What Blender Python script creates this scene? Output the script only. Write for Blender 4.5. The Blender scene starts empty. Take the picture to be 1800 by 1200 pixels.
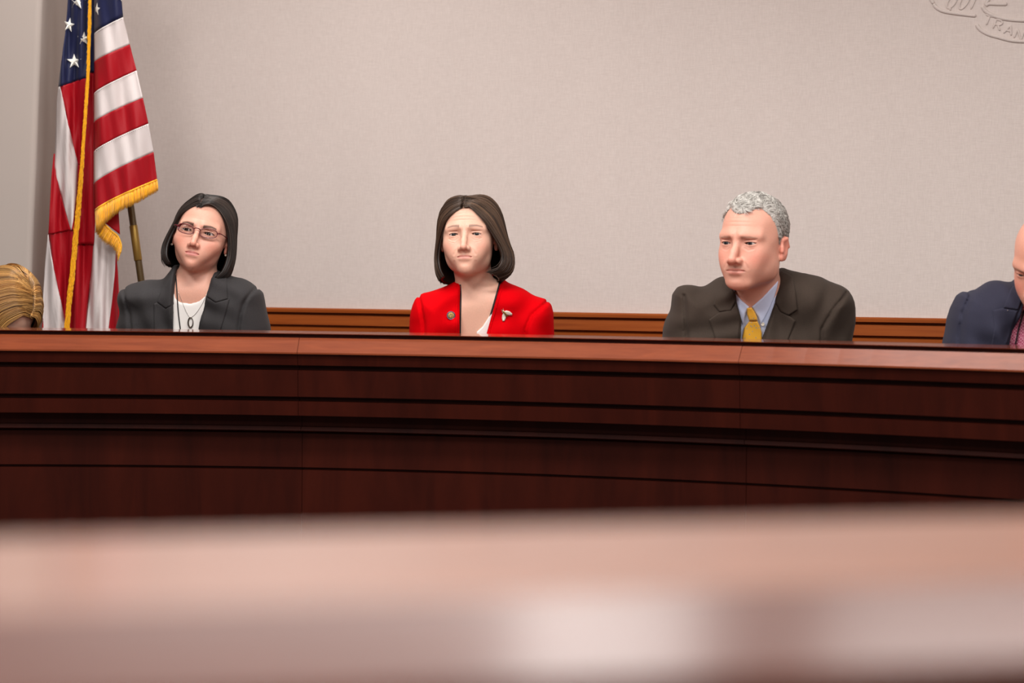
import bpy, bmesh, math, random
import numpy as np
from mathutils import Vector, Matrix
from mathutils.bvhtree import BVHTree
from mathutils.geometry import delaunay_2d_cdt

C = bpy.context.scene
COL = C.collection
PI = math.pi
rad = math.radians

# ------------------------------------------------------------------ camera
FPX = 3500.0                       # focal length in pixels of the 1800 px wide frame
CAMZ = 1.27
cam_d = bpy.data.cameras.new('camera')
cam_d.sensor_width = 36.0
cam_d.lens = 36.0 * FPX / 1800.0
cam_d.clip_start = 0.05
cam = bpy.data.objects.new('camera', cam_d)
COL.objects.link(cam)
CAM_R = Matrix.Rotation(rad(90 - 1.555), 3, 'X') @ Matrix.Rotation(rad(0.716), 3, 'Z')
cam.matrix_world = Matrix.Translation((0, 0, CAMZ)) @ CAM_R.to_4x4()
cam_d.dof.use_dof = True
cam_d.dof.focus_distance = 5.42
cam_d.dof.aperture_fstop = 3.0
C.camera = cam

# ------------------------------------------------------------------ light
C.view_settings.view_transform = 'Standard'
C.view_settings.look = 'None'
C.view_settings.gamma = 1
C.view_settings.use_curve_mapping = False
C.view_settings.exposure = 0.36
world = bpy.data.worlds.new('world'); C.world = world
world.use_nodes = True
world.node_tree.nodes['Background'].inputs[0].default_value = (1.0, 0.95, 0.91, 1)
world.node_tree.nodes['Background'].inputs[1].default_value = 0.27

CEIL = 3.0
# unseen ceiling lights, some added for fill, wall wash and highlights: x, y, size x, size y, watts
LAMPS = [(0.36, 2.80, 0.32, 0.5, 4.6), (1.05, 2.80, 0.6, 0.5, 6.0), (-1.5, 2.9, 0.6, 1.2, 46),
         (-0.3, 3.75, 1.2, 0.3, 38), (2.0, 3.3, 0.6, 1.2, 30), (-1.0, 5.35, 1.2, 0.3, 15), (0.50, 4.5, 0.8, 0.3, 4.5),
         (0.3, -0.4, 1.2, 0.6, 60), (-1.9, 0.4, 0.6, 0.6, 14), (2.4, 0.4, 0.6, 0.6, 14)]
for lx, ly, sx, sy, wt in LAMPS:
    ld = bpy.data.lights.new('unseen_ceiling_lamp', 'AREA')
    ld.shape = 'RECTANGLE'; ld.size = sx; ld.size_y = sy; ld.energy = wt
    ld.color = (1.0, 0.965, 0.935)
    lo = bpy.data.objects.new('unseen_ceiling_lamp', ld); COL.objects.link(lo)
    lo.location = (lx, ly, CEIL - 0.05)

# ------------------------------------------------------------------ helpers
def ray(px, py):
    d = Vector(((px - 900) / FPX, -(py - 600) / FPX, -1.0))
    return CAM_R @ d
def W(px, py, Y):
    """point of the place seen at pixel (px,py) at distance Y down the room"""
    d = ray(px, py)
    return Vector((0, 0, CAMZ)) + d * (Y / d.y)
def to_px(p):
    q = CAM_R.transposed() @ (Vector(p) - Vector((0, 0, CAMZ)))
    return (900 + FPX * q.x / -q.z, 600 - FPX * q.y / -q.z)

def srgb(r, g, b):
    def f(c):
        c /= 255.0
        return c / 12.92 if c <= 0.04045 else ((c + 0.055) / 1.055) ** 2.4
    return (f(r), f(g), f(b), 1.0)

def mat(name, color=(0.5, 0.5, 0.5, 1), rough=0.5, metal=0.0, spec=0.5, attr=None, coat=0.0,
        noise=None, bump=None, sss=0.0, sheen=0.0, trans=0.0):
    """noise=(scale xyz, amount, detail)  bump=(scale xyz, strength, distance)"""
    m = bpy.data.materials.new(name); m.use_nodes = True
    nt = m.node_tree; N = nt.nodes; L = nt.links
    b = N['Principled BSDF']
    b.inputs['Base Color'].default_value = color
    b.inputs['Roughness'].default_value = rough
    b.inputs['Metallic'].default_value = metal
    b.inputs['Specular IOR Level'].default_value = spec
    b.inputs['Coat Weight'].default_value = coat
    b.inputs['Coat Roughness'].default_value = 0.08
    b.inputs['Transmission Weight'].default_value = trans
    if sss:
        b.inputs['Subsurface Weight'].default_value = sss
        b.inputs['Subsurface Radius'].default_value = (1.0, 0.35, 0.2)
        b.inputs['Subsurface Scale'].default_value = 0.006
    if sheen:
        b.inputs['Sheen Weight'].default_value = sheen
        b.inputs['Sheen Roughness'].default_value = 0.4
    src = None
    if attr:
        a = N.new('ShaderNodeAttribute'); a.attribute_name = attr; src = a.outputs['Color']
    tc = N.new('ShaderNodeTexCoord')
    if noise:
        sc, amt, det = noise
        mp = N.new('ShaderNodeMapping'); mp.inputs['Scale'].default_value = sc
        L.new(tc.outputs['Object'], mp.inputs['Vector'])
        nz = N.new('ShaderNodeTexNoise'); nz.inputs['Scale'].default_value = 1.0
        nz.inputs['Detail'].default_value = det
        L.new(mp.outputs[0], nz.inputs['Vector'])
        mr = N.new('ShaderNodeMapRange')
        mr.inputs['From Min'].default_value = 0.25; mr.inputs['From Max'].default_value = 0.75
        mr.inputs['To Min'].default_value = 1 - amt; mr.inputs['To Max'].default_value = 1 + amt
        L.new(nz.outputs['Fac'], mr.inputs['Value'])
        mx = N.new('ShaderNodeMix'); mx.data_type = 'RGBA'; mx.blend_type = 'MULTIPLY'
        mx.inputs['Factor'].default_value = 1
        if src: L.new(src, mx.inputs[6])
        else: mx.inputs[6].default_value = color
        L.new(mr.outputs[0], mx.inputs[7])
        src = mx.outputs[2]
    if src: L.new(src, b.inputs['Base Color'])
    if bump:
        sc, st, dist = bump
        mp = N.new('ShaderNodeMapping'); mp.inputs['Scale'].default_value = sc
        L.new(tc.outputs['Object'], mp.inputs['Vector'])
        nz = N.new('ShaderNodeTexNoise'); nz.inputs['Scale'].default_value = 1.0
        nz.inputs['Detail'].default_value = 3
        L.new(mp.outputs[0], nz.inputs['Vector'])
        bp = N.new('ShaderNodeBump'); bp.inputs['Strength'].default_value = st
        bp.inputs['Distance'].default_value = dist
        L.new(nz.outputs['Fac'], bp.inputs['Height'])
        L.new(bp.outputs[0], b.inputs['Normal'])
    return m

def link(name, me, parent=None, m=None, smooth=True):
    if m is not None and len(me.materials) == 0:
        me.materials.append(m)
    if smooth:
        me.polygons.foreach_set('use_smooth', [True] * len(me.polygons))
    o = bpy.data.objects.new(name, me); COL.objects.link(o)
    if parent: 
        o.parent = parent
    return o

def origin_of(parent):
    """parts are modelled in world space and stored relative to their thing"""
    v = Vector((0, 0, 0))
    while parent is not None:
        v += parent.location; parent = parent.parent
    return v

def pymesh(name, verts, faces, m=None, parent=None, smooth=True, colors=None, matidx=None, mats=None):
    me = bpy.data.meshes.new(name)
    off = origin_of(parent)
    v = np.asarray(verts, dtype=np.float64).reshape(-1, 3) - np.array(off)
    me.from_pydata(v.tolist(), [], faces if isinstance(faces, list) else faces.tolist())
    if mats:
        for x in mats: me.materials.append(x)
    if matidx is not None: me.polygons.foreach_set('material_index', matidx)
    if colors is not None:
        at = me.color_attributes.new('Col', 'FLOAT_COLOR', 'POINT')
        c = np.ones((len(v), 4), dtype=np.float32); c[:, :3] = colors
        at.data.foreach_set('color', c.ravel())
    me.validate(); me.update()
    return link(name, me, parent, m, smooth)

def thing(name, label, cat, loc=(0, 0, 0), group=None):
    o = bpy.data.objects.new(name, None); COL.objects.link(o)
    o.empty_display_size = 0.1
    o.location = loc; o['label'] = label; o['category'] = cat
    if group: o['group'] = group
    return o
def tag(o, label, cat, group=None):
    o['label'] = label; o['category'] = cat
    if group: o['group'] = group
    return o
def struct(o): o['kind'] = 'structure'; return o

def box_vf(x0, x1, y0, y1, z0, z1):
    v = [(x0,y0,z0),(x1,y0,z0),(x1,y1,z0),(x0,y1,z0),(x0,y0,z1),(x1,y0,z1),(x1,y1,z1),(x0,y1,z1)]
    f = [(0,3,2,1),(4,5,6,7),(0,1,5,4),(1,2,6,5),(2,3,7,6),(3,0,4,7)]
    return v, f
def bevel_mod(o, w=0.004, n=2):
    b = o.modifiers.new('bevel', 'BEVEL'); b.width = w; b.segments = n; b.limit_method = 'ANGLE'; return o
def box(name, x0, x1, y0, y1, z0, z1, m, parent=None, bev=0.0):
    v, f = box_vf(x0, x1, y0, y1, z0, z1)
    o = pymesh(name, v, f, m, parent, smooth=False)
    if bev: bevel_mod(o, bev)
    return o

def tube_vf(pts, r, sides=8, cap=True, flat=1.0):
    """swept tube; r a number or list"""
    pts = [Vector(p) for p in pts]; n = len(pts)
    rs = r if hasattr(r, '__len__') else [r] * n
    V = []; F = []
    up = Vector((0, 1, 0.01))
    prev = None
    for i, p in enumerate(pts):
        t = (pts[min(i+1, n-1)] - pts[max(i-1, 0)])
        if t.length < 1e-9: t = Vector((0, 0, 1))
        t.normalize()
        if prev is None:
            a = t.cross(up)
            if a.length < 0.1: a = t.cross(Vector((1, 0, 0)))
        else:
            a = prev - t * prev.dot(t)
        a.normalize(); b = t.cross(a); prev = a
        for k in range(sides):
            an = 2 * PI * k / sides
            V.append(p + a * (math.cos(an) * rs[i]) + b * (math.sin(an) * rs[i] * flat))
    for i in range(n - 1):
        for k in range(sides):
            k2 = (k + 1) % sides
            F.append((i*sides+k, i*sides+k2, (i+1)*sides+k2, (i+1)*sides+k))
    if cap:
        F.append(tuple(range(sides))[::-1]); F.append(tuple((n-1)*sides + k for k in range(sides)))
    return V, F
def tube(name, pts, r, m, parent=None, sides=8, flat=1.0):
    V, F = tube_vf(pts, r, sides, True, flat)
    return pymesh(name, V, F, m, parent)
def merge(*vfs):
    V = []; F = []
    for v, f in vfs:
        o = len(V); V += [tuple(x) for x in v]; F += [tuple(i + o for i in q) for q in f]
    return V, F
def catmull(ctrl, n):
    """ctrl (k,3) -> (n,3) smooth path"""
    P = np.asarray(ctrl, dtype=float)
    P = np.vstack([2*P[0]-P[1], P, 2*P[-1]-P[-2]])
    k = len(P) - 3
    t = np.linspace(0, k - 1e-6, n); i = t.astype(int); u = (t - i)[:, None]
    a, b, c, d = P[i], P[i+1], P[i+2], P[i+3]
    return 0.5*((2*b) + (-a+c)*u + (2*a-5*b+4*c-d)*u*u + (-a+3*b-3*c+d)*u**3)
def lathe_vf(prof, n=24, c=(0, 0, 0)):
    V = []; F = []
    for r, z in prof:
        for k in range(n):
            a = 2*PI*k/n
            V.append((c[0]+r*math.cos(a), c[1]+r*math.sin(a), c[2]+z))
    for i in range(len(prof)-1):
        for k in range(n):
            k2 = (k+1) % n
            F.append((i*n+k, i*n+k2, (i+1)*n+k2, (i+1)*n+k))
    F.append(tuple(range(n))[::-1]); F.append(tuple((len(prof)-1)*n+k for k in range(n)))
    return V, F

# ------------------------------------------------------------------ materials
def wood(name, c1, c2, rough, coat, grain=(1.2, 30, 30), crough=0.05, spec=0.5):
    m = bpy.data.materials.new(name); m.use_nodes = True
    nt = m.node_tree; N = nt.nodes; L = nt.links; b = N['Principled BSDF']
    tc = N.new('ShaderNodeTexCoord'); mp = N.new('ShaderNodeMapping')
    mp.inputs['Scale'].default_value = grain
    L.new(tc.outputs['Object'], mp.inputs[0])
    nz = N.new('ShaderNodeTexNoise'); nz.inputs['Scale'].default_value = 2.0
    nz.inputs['Detail'].default_value = 6; nz.inputs['Roughness'].default_value = 0.6
    nz.inputs['Distortion'].default_value = 0.6
    L.new(mp.outputs[0], nz.inputs['Vector'])
    cr = N.new('ShaderNodeValToRGB')
    cr.color_ramp.elements[0].color = c1; cr.color_ramp.elements[0].position = 0.3
    cr.color_ramp.elements[1].color = c2; cr.color_ramp.elements[1].position = 0.72
    L.new(nz.outputs['Fac'], cr.inputs[0]); L.new(cr.outputs[0], b.inputs['Base Color'])
    b.inputs['Roughness'].default_value = rough
    b.inputs['Coat Weight'].default_value = coat; b.inputs['Coat Roughness'].default_value = crough
    b.inputs['Specular IOR Level'].default_value = spec
    return m
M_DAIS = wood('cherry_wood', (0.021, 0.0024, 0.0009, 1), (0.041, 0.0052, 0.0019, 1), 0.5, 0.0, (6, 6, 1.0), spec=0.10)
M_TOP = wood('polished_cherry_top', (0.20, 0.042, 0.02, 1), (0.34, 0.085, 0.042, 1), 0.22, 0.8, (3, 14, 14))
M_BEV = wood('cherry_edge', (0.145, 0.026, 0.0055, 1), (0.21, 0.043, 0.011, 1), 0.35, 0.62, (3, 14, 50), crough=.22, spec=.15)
M_TRIM = wood('amber_wood', (0.22, 0.042, 0.006, 1), (0.33, 0.080, 0.013, 1), 0.4, 0.05, (1.5, 1.5, 30), spec=.15)
M_DARK = mat('shadow_gap', (0.02, 0.006, 0.004, 1), 0.7)

def fabric_wall():
    m = bpy.data.materials.new('linen_wallcovering'); m.use_nodes = True
    nt = m.node_tree; N = nt.nodes; L = nt.links; b = N['Principled BSDF']
    tc = N.new('ShaderNodeTexCoord')
    outs = []
    for sc in ((40, 40, 800), (800, 800, 40), (3.0, 3.0, 1.2)):
        mp = N.new('ShaderNodeMapping'); mp.inputs['Scale'].default_value = sc
        L.new(tc.outputs['Object'], mp.inputs[0])
        nz = N.new('ShaderNodeTexNoise'); nz.inputs['Scale'].default_value = 1.0
        nz.inputs['Detail'].default_value = 2.5
        L.new(mp.outputs[0], nz.inputs['Vector']); outs.append(nz.outputs['Fac'])
    ad = N.new('ShaderNodeMath'); ad.operation = 'ADD'
    L.new(outs[0], ad.inputs[0]); L.new(outs[1], ad.inputs[1])
    mr = N.new('ShaderNodeMapRange')
    mr.inputs['From Min'].default_value = 0.6; mr.inputs['From Max'].default_value = 1.4
    mr.inputs['To Min'].default_value = 0.0; mr.inputs['To Max'].default_value = 1.0
    L.new(ad.outputs[0], mr.inputs['Value'])
    cr = N.new('ShaderNodeValToRGB')
    cr.color_ramp.elements[0].color = srgb(206, 193, 187); cr.color_ramp.elements[0].position = 0.15
    cr.color_ramp.elements[1].color = srgb(219, 207, 201); cr.color_ramp.elements[1].position = 0.85
    L.new(mr.outputs[0], cr.inputs[0])
    mx = N.new('ShaderNodeMix'); mx.data_type = 'RGBA'; mx.blend_type = 'MULTIPLY'; mx.inputs['Factor'].default_value = 1
    m2 = N.new('ShaderNodeMapRange'); m2.inputs['To Min'].default_value = 0.95; m2.inputs['To Max'].default_value = 1.04
    L.new(outs[2], m2.inputs['Value'])
    L.new(cr.outputs[0], mx.inputs[6]); L.new(m2.outputs[0], mx.inputs[7])
    L.new(mx.outputs[2], b.inputs['Base Color'])
    bp = N.new('ShaderNodeBump'); bp.inputs['Strength'].default_value = 0.25; bp.inputs['Distance'].default_value = 0.001
    L.new(ad.outputs[0], bp.inputs['Height']); L.new(bp.outputs[0], b.inputs['Normal'])
    b.inputs['Roughness'].default_value = 0.9; b.inputs['Specular IOR Level'].default_value = 0.2
    return m
M_WALL = fabric_wall()
M_PLASTER = mat('painted_plaster', srgb(176, 165, 158), 0.85, spec=0.2, noise=((2, 2, 2), 0.02, 2))
M_FLOOR = mat('carpet', srgb(92, 70, 62), 0.95, spec=0.1, noise=((60, 60, 60), 0.2, 3), bump=((300, 300, 300), 0.4, 0.004))
M_CEIL = mat('ceiling_tile', srgb(222, 216, 208), 0.9, spec=0.1, noise=((50, 50, 50), 0.06, 2))
# ------------------------------------------------------------------ the room
WA = Vector((-0.80, 6.50, 0)); WB = Vector((1.326, 5.80, 0))
wdir = (WB - WA).normalized(); wn = Vector((wdir.y, -wdir.x, 0))   # wn points to the camera side
if wn.y > 0: wn = -wn
def wallpt(s, out, z): 
    p = WA + wdir * s + wn * out
    return (p.x, p.y, z)
def wall_hit(px, py, out=0.0):
    d = ray(px, py); o = Vector((0, 0, CAMZ))
    a = WA + wn * out
    t = (a - o).dot(wn) / d.dot(wn)
    return o + d * t

struct(box('floor', -5, 5, -2.5, 8.5, -0.1, 0.0, M_FLOOR))
struct(box('ceiling', -5, 5, -2.5, 8.5, CEIL + 0.02, CEIL + 0.12, M_CEIL))
# the fabric wall has soft creases where the cloth is stretched
def build_wall():
    ns, nz = 420, 120
    s = np.linspace(-2.6, 4.6, ns); z = np.linspace(0, CEIL + 0.02, nz)
    S, Z = np.meshgrid(s, z, indexing='ij')
    def pxs(px): 
        p = wall_hit(px, 200); return (p - WA).dot(wdir)
    off = np.zeros_like(S)
    for px0, px1, w, a in ((1085, 1035, .05, .0035), (1255, 1262, .035, .0025), (980, 1000, .08, .003), (1320, 1290, .05, .002),
                           (560, 570, .06, .0012), (1560, 1550, .07, .001)):
        sa, sb = pxs(px0), pxs(px1)
        cl = sa + (sb - sa) * (2.2 - Z) / 0.6
        fade = np.clip((Z - 1.45) / 0.6, 0, 1)
        off += a * fade * np.exp(-((S - cl) / w) ** 2)
    V = []
    for i in range(ns):
        for j in range(nz):
            V.append(wallpt(s[i], off[i, j], z[j]))
    idx = np.arange(ns * nz).reshape(ns, nz)
    F = np.stack([idx[:-1, :-1], idx[1:, :-1], idx[1:, 1:], idx[:-1, 1:]], -1).reshape(-1, 4)
    nb = len(V)
    V += [wallpt(-2.6, -.15, 0), wallpt(4.6, -.15, 0), wallpt(4.6, -.15, CEIL + .02), wallpt(-2.6, -.15, CEIL + .02)]
    F = F.tolist() + [[nb, nb+3, nb+2, nb+1], [nb, nb+1, int(idx[-1, 0]), int(idx[0, 0])]]
    return struct(pymesh('wall_back', V, F, M_WALL))
build_wall()

def wall_moulding(name, prof, m):
    """profile (out, z) run along the back wall"""
    V = []; n = len(prof)
    for s in (-2.6, 4.6):
        for o, z in prof: V.append(wallpt(s, o, z))
    F = [(i, (i+1) % n, n + (i+1) % n, n + i) for i in range(n)]
    F += [tuple(range(n))[::-1], tuple(range(n, 2*n))]
    return struct(pymesh(name, V, F, m, smooth=False))
ZT = 1.1955
wall_moulding('trim_1', [(0.0, ZT), (0.020, ZT), (0.026, ZT-.005), (0.026, ZT-.014), (0.006, ZT-.016), (0.006, ZT-.0215),
                         (0.020, ZT-.023), (0.022, ZT-.054), (0.006, ZT-.056), (0.006, ZT-.061),
                         (0.018, ZT-.063), (0.018, ZT-.30), (0.0, ZT-.30)], M_TRIM)
wall_moulding('trim_2', [(0.0, ZT-.30), (0.012, ZT-.30), (0.012, 0.12), (0.0, 0.12)], M_TRIM)
wall_moulding('baseboard_back', [(0.0, 0.12), (0.022, 0.12), (0.022, 0.0), (0.0, 0.0)], M_TRIM)

# white projecting pier at the left, its arris leaning a little
def pier():
    a = W(73, 0, 6.05); b = W(51, 575, 6.05)
    dx = (a.x - b.x) / (a.z - b.z)
    def ex(z): return b.x + dx * (z - b.z)
    zs = [0, CEIL + .02]
    V = []; r = 0.018
    for z in zs:
        e = ex(z)
        ring = [(-3.5, 6.05), (e - r, 6.05)]
        for k in range(1, 7):
            t = k / 6 * PI / 2
            ring.append((e - r + r * math.sin(t), 6.05 + r - r * math.cos(t)))
        ring += [(e, 6.95), (-3.5, 6.95)]
        V += [(x, y, z) for x, y in ring]
    n = len(V) // 2
    F = [(i, (i+1) % n, n + (i+1) % n, n + i) for i in range(n)] + [tuple(range(n))[::-1], tuple(range(n, 2*n))]
    return struct(pymesh('wall_left', V, F, M_PLASTER, smooth=False))
pier()
# raised platform behind the dais
DC = Vector((-0.80, 1.43)); DR = 3.5
def dpt(r, a, z): return (DC.x + r * math.sin(a), DC.y + r * math.cos(a), z)
def arc_solid(name, prof, a0, a1, m, parent=None, n=None, smooth=True, groups=None):
    """closed profile [(r, z)...] swept round the dais centre"""
    n = n or max(2, int((a1 - a0) / rad(1.2)))
    k = len(prof); V = []
    for i in range(n + 1):
        a = a0 + (a1 - a0) * i / n
        for r, z in prof: V.append(dpt(r, a, z))
    F = []
    for i in range(n):
        for j in range(k):
            j2 = (j + 1) % k
            F.append((i*k+j, (i+1)*k+j, (i+1)*k+j2, i*k+j2))
    F.append(tuple(range(k))); F.append(tuple(n*k + j for j in range(k))[::-1])
    o = pymesh(name, V, F, m, parent, smooth=False)
    return o
A0, A1 = rad(-40.5), rad(67.5)
PLAT = 0.22
struct(arc_solid('floor_platform', [(DR + 0.13, 0.001), (DR + 0.13, PLAT), (DR + 1.35, PLAT), (DR + 1.35, 0.001)], A0, rad(30), M_FLOOR)).name = 'floor_raised'
struct(arc_solid('floor_raised', [(DR + 0.13, 0.001), (DR + 0.13, PLAT), (DR + 1.0, PLAT), (DR + 1.0, 0.001)], rad(30), A1, M_FLOOR))

# ------------------------------------------------------------------ the dais
LZ = 1.15
dais = thing('dais', 'long curved dark cherry wood dais with stepped mouldings in front of the seated people', 'dais', (DC.x, DC.y + DR, 0))
seams = [rad(4.5 + 18 * k) for k in range(-3, 5)]
cuts = [A0] + [s for s in seams if A0 + .02 < s < A1 - .02] + [A1]
g = 0.00016
for a, b in zip(cuts[:-1], cuts[1:]):
    a += g; b -= g
    # polished top slab with thin square edge
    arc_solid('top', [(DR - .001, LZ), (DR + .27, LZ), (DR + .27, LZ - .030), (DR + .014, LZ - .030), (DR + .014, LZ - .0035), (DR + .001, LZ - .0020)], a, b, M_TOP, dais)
    arc_solid('reveal', [(DR + .009, LZ - .0036), (DR + .0138, LZ - .0036), (DR + .0138, LZ - .030), (DR + .009, LZ - .030)], a, b, M_DAIS, dais)
    arc_solid('bevelled_edge', [(DR + .0005, LZ - .0108), (DR - .030, LZ - .046), (DR - .030, LZ - .050), (DR + .06, LZ - .050), (DR + .06, LZ - .0302), (DR + .0088, LZ - .0302), (DR + .0088, LZ - .0112)], a, b, M_BEV, dais)
    # stepped fascia: faces and shadow grooves
    z = LZ
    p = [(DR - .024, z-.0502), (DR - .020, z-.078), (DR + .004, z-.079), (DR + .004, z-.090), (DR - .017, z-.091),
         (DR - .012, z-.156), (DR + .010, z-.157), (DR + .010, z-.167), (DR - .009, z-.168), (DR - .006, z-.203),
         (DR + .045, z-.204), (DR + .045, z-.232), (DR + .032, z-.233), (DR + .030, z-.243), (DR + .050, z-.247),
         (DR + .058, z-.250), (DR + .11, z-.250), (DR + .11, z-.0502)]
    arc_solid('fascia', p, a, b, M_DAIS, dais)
    p = [(DR + .052, z-.2504), (DR + .052, z-.336), (DR + .062, z-.337), (DR + .062, z-.342), (DR + .054, z-.343),
         (DR + .054, 0.16), (DR + .10, 0.16), (DR + .10, z-.2504)]
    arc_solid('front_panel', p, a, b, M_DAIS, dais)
    arc_solid('plinth', [(DR + .035, 0.1598), (DR + .035, 0.0005), (DR + .12, 0.0005), (DR + .12, 0.1598)], a, b, M_DAIS, dais)
arc_solid('work_surface', [(DR + .105, .93), (DR + .105, .955), (DR + .34, .955), (DR + .34, .93)], A0, A1, M_TOP, dais)

# ------------------------------------------------------------------ near desk, far out of focus
def near_desk():
    t = thing('desk', 'blurred light reddish wood desk top across the bottom of the picture', 'desk', (0.02, 0.85, 0))
    L_, R_ = Vector((-0.245, 0.925)), Vector((0.30, 1.085))
    u = (R_ - L_).normalized(); n = Vector((u.y, -u.x))
    if n.y > 0: n = -n
    def P(s, o, z):
        q = L_ + u * s + n * o
        return (q.x, q.y, z)
    s0, s1 = -1.0, 1.7
    def prism(name, prof, m):
        V = [P(s0, o, z) for o, z in prof] + [P(s1, o, z) for o, z in prof]; k = len(prof)
        F = [(i, (i+1) % k, k+(i+1) % k, k+i) for i in range(k)] + [tuple(range(k))[::-1], tuple(range(k, 2*k))]
        return pymesh(name, V, F, m, t, smooth=False)
    M = wood('polished_desk_wood', (0.22, 0.066, 0.026, 1), (0.30, 0.10, 0.042, 1), 0.38, 0.6, (3, 8, 8), crough=.18, spec=.35)
    M_DESKSHADED = wood('shaded_desk_wood', (0.075, 0.016, 0.007, 1), (0.11, 0.027, 0.012, 1), 0.4, 0.5, (3, 8, 8), crough=.2, spec=.25)  # same wood as the top, its shade put into a darker colour
    prism('top', [(0, LZ), (.215, LZ), (.215, LZ-.03), (0, LZ-.03)], M)
    prism('bevelled_edge', [(.2152, LZ), (.285, LZ-.020), (.285, LZ-.030), (.2152, LZ-.030)], M_DESKSHADED)
    prism('front_panel', [(.02, LZ-.0302), (.27, LZ-.0302), (.27, .002), (.02, .002)], M_DAIS)
near_desk()

# bodies of the unseen ceiling lights, some added only for their light
M_LAMP = bpy.data.materials.new('lamp_diffuser'); M_LAMP.use_nodes = True
_e = M_LAMP.node_tree.nodes['Principled BSDF']
_e.inputs['Base Color'].default_value = (.9, .9, .88, 1)
_e.inputs['Emission Color'].default_value = (1, .94, .87, 1); _e.inputs['Emission Strength'].default_value = 1.2
M_WHITE = mat('white_enamel', (.8, .8, .78, 1), .4)
for i, (lx, ly, sx, sy, wt) in enumerate(LAMPS):
    t = thing('unseen_ceiling_light', 'unseen ceiling light placed to light the room from above', 'light', (lx, ly, CEIL + .02), 'unseen ceiling lights')
    a, b = sx / 2 + .02, sy / 2 + .02
    vf = merge(box_vf(lx-a, lx-a+.02, ly-b, ly+b, CEIL-.02, CEIL+.02), box_vf(lx+a-.02, lx+a, ly-b, ly+b, CEIL-.02, CEIL+.02),
               box_vf(lx-a+.02, lx+a-.02, ly-b, ly-b+.02, CEIL-.02, CEIL+.02), box_vf(lx-a+.02, lx+a-.02, ly+b-.02, ly+b, CEIL-.02, CEIL+.02))
    pymesh('frame', vf[0], vf[1], M_WHITE, t, smooth=False)
    box('diffuser', lx-a+.02, lx+a-.02, ly-b+.02, ly+b-.02, CEIL-.01, CEIL+.018, M_LAMP, t)

# ------------------------------------------------------------------ embossed emblem on the wall
def emblem():
    t = thing('wall_emblem', 'raised scroll and lettering embossed in the linen wall, cut off at the top right', 'emblem', tuple(wall_hit(1800, 20)))
    def strokes(name, lines, r):
        vfs = []
        for pl in lines:
            pts = []
            P = catmull([(x, y, 0) for x, y in pl], max(8, 6*len(pl))) if len(pl) > 2 else np.array([(pl[0][0]+(pl[1][0]-pl[0][0])*k/6, pl[0][1]+(pl[1][1]-pl[0][1])*k/6, 0) for k in range(7)])
            for q in P: pts.append(wall_hit(q[0], q[1], 0.0005))
            rs = [r * (0.55 if i in (0, len(pts)-1) else 1) for i in range(len(pts))]
            vfs.append(tube_vf(pts, rs, 10))
        V, F = merge(*vfs)
        return pymesh(name, V, F, M_WALL, t)
    c = lambda x, y: (1600 + x/9, y/9)
    R1 = 3.1 / 570
    strokes('scroll', [[c(370, 60), c(420, 125), c(530, 180), c(700, 210), c(900, 235), c(1045, 250)],
                       [c(1535, 65), c(1380, 65), c(1250, 60), c(1190, 90)],
                       [c(1140, 100), c(1190, 175), c(1300, 240), c(1450, 290), c(1620, 315), c(1800, 325), c(2000, 322), c(2300, 290)],
                       [c(1045, 385), c(1110, 470), c(1230, 540), c(1400, 590), c(1600, 640), c(1800, 655), c(2050, 650), c(2350, 610)],
                       [c(370, 60), c(330, -40), c(420, -160)], [c(1190, 90), c(1250, -20), c(1400, -120)]], R1)
    R2 = 1.75 / 570
    def letters(txt, x, y, w, h, dx, dy, slant, rot):
        G = {'Q': [[(.5,1),(.1,.8),(0,.4),(.2,.05),(.6,0),(.95,.3),(1,.7),(.8,.95),(.5,1)], [(.5,.2),(.85,-.18)]],
             'U': [[(0,1),(.02,.35),(.3,0),(.65,.03),(.95,.4),(1,1)]],
             'I': [[(.3,1),(.3,0)]],
             'T': [[(0,1),(1,1)], [(.5,1),(.5,0)]],
             'R': [[(0,0),(0,1)], [(0,1),(.6,1),(.85,.78),(.55,.52),(0,.5)], [(.4,.5),(.9,0)]],
             'A': [[(0,0),(.5,1)], [(.5,1),(1,0)], [(.22,.38),(.78,.38)]],
             'N': [[(0,0),(0,1)], [(0,1),(.9,0)], [(.9,0),(.9,1)]],
             'S': [[(.9,.85),(.5,1),(.1,.8),(.3,.55),(.75,.42),(.85,.15),(.45,0),(0,.15)]]}
        out = []
        for i, ch in enumerate(txt):
            ox, oy = x + dx*i, y + dy*i
            for ln in G[ch]:
                out.append([(ox + px*w*(0.5 if ch == 'I' else 1)*math.cos(rot) + (slant)*py*h + py*h*math.sin(rot), oy + px*w*math.sin(rot) - py*h*math.cos(rot)) for px, py in ln])
        return out
    strokes('lettering', letters('QUI', 1661.5, 13.5, 13, 22, 21.5, 1.2, .36, .10), R2)
    strokes('lettering', letters('TRANS', 1727, 42, 14, 17, 18.5, 8.2, .06, .30), R2)
emblem()
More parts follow.
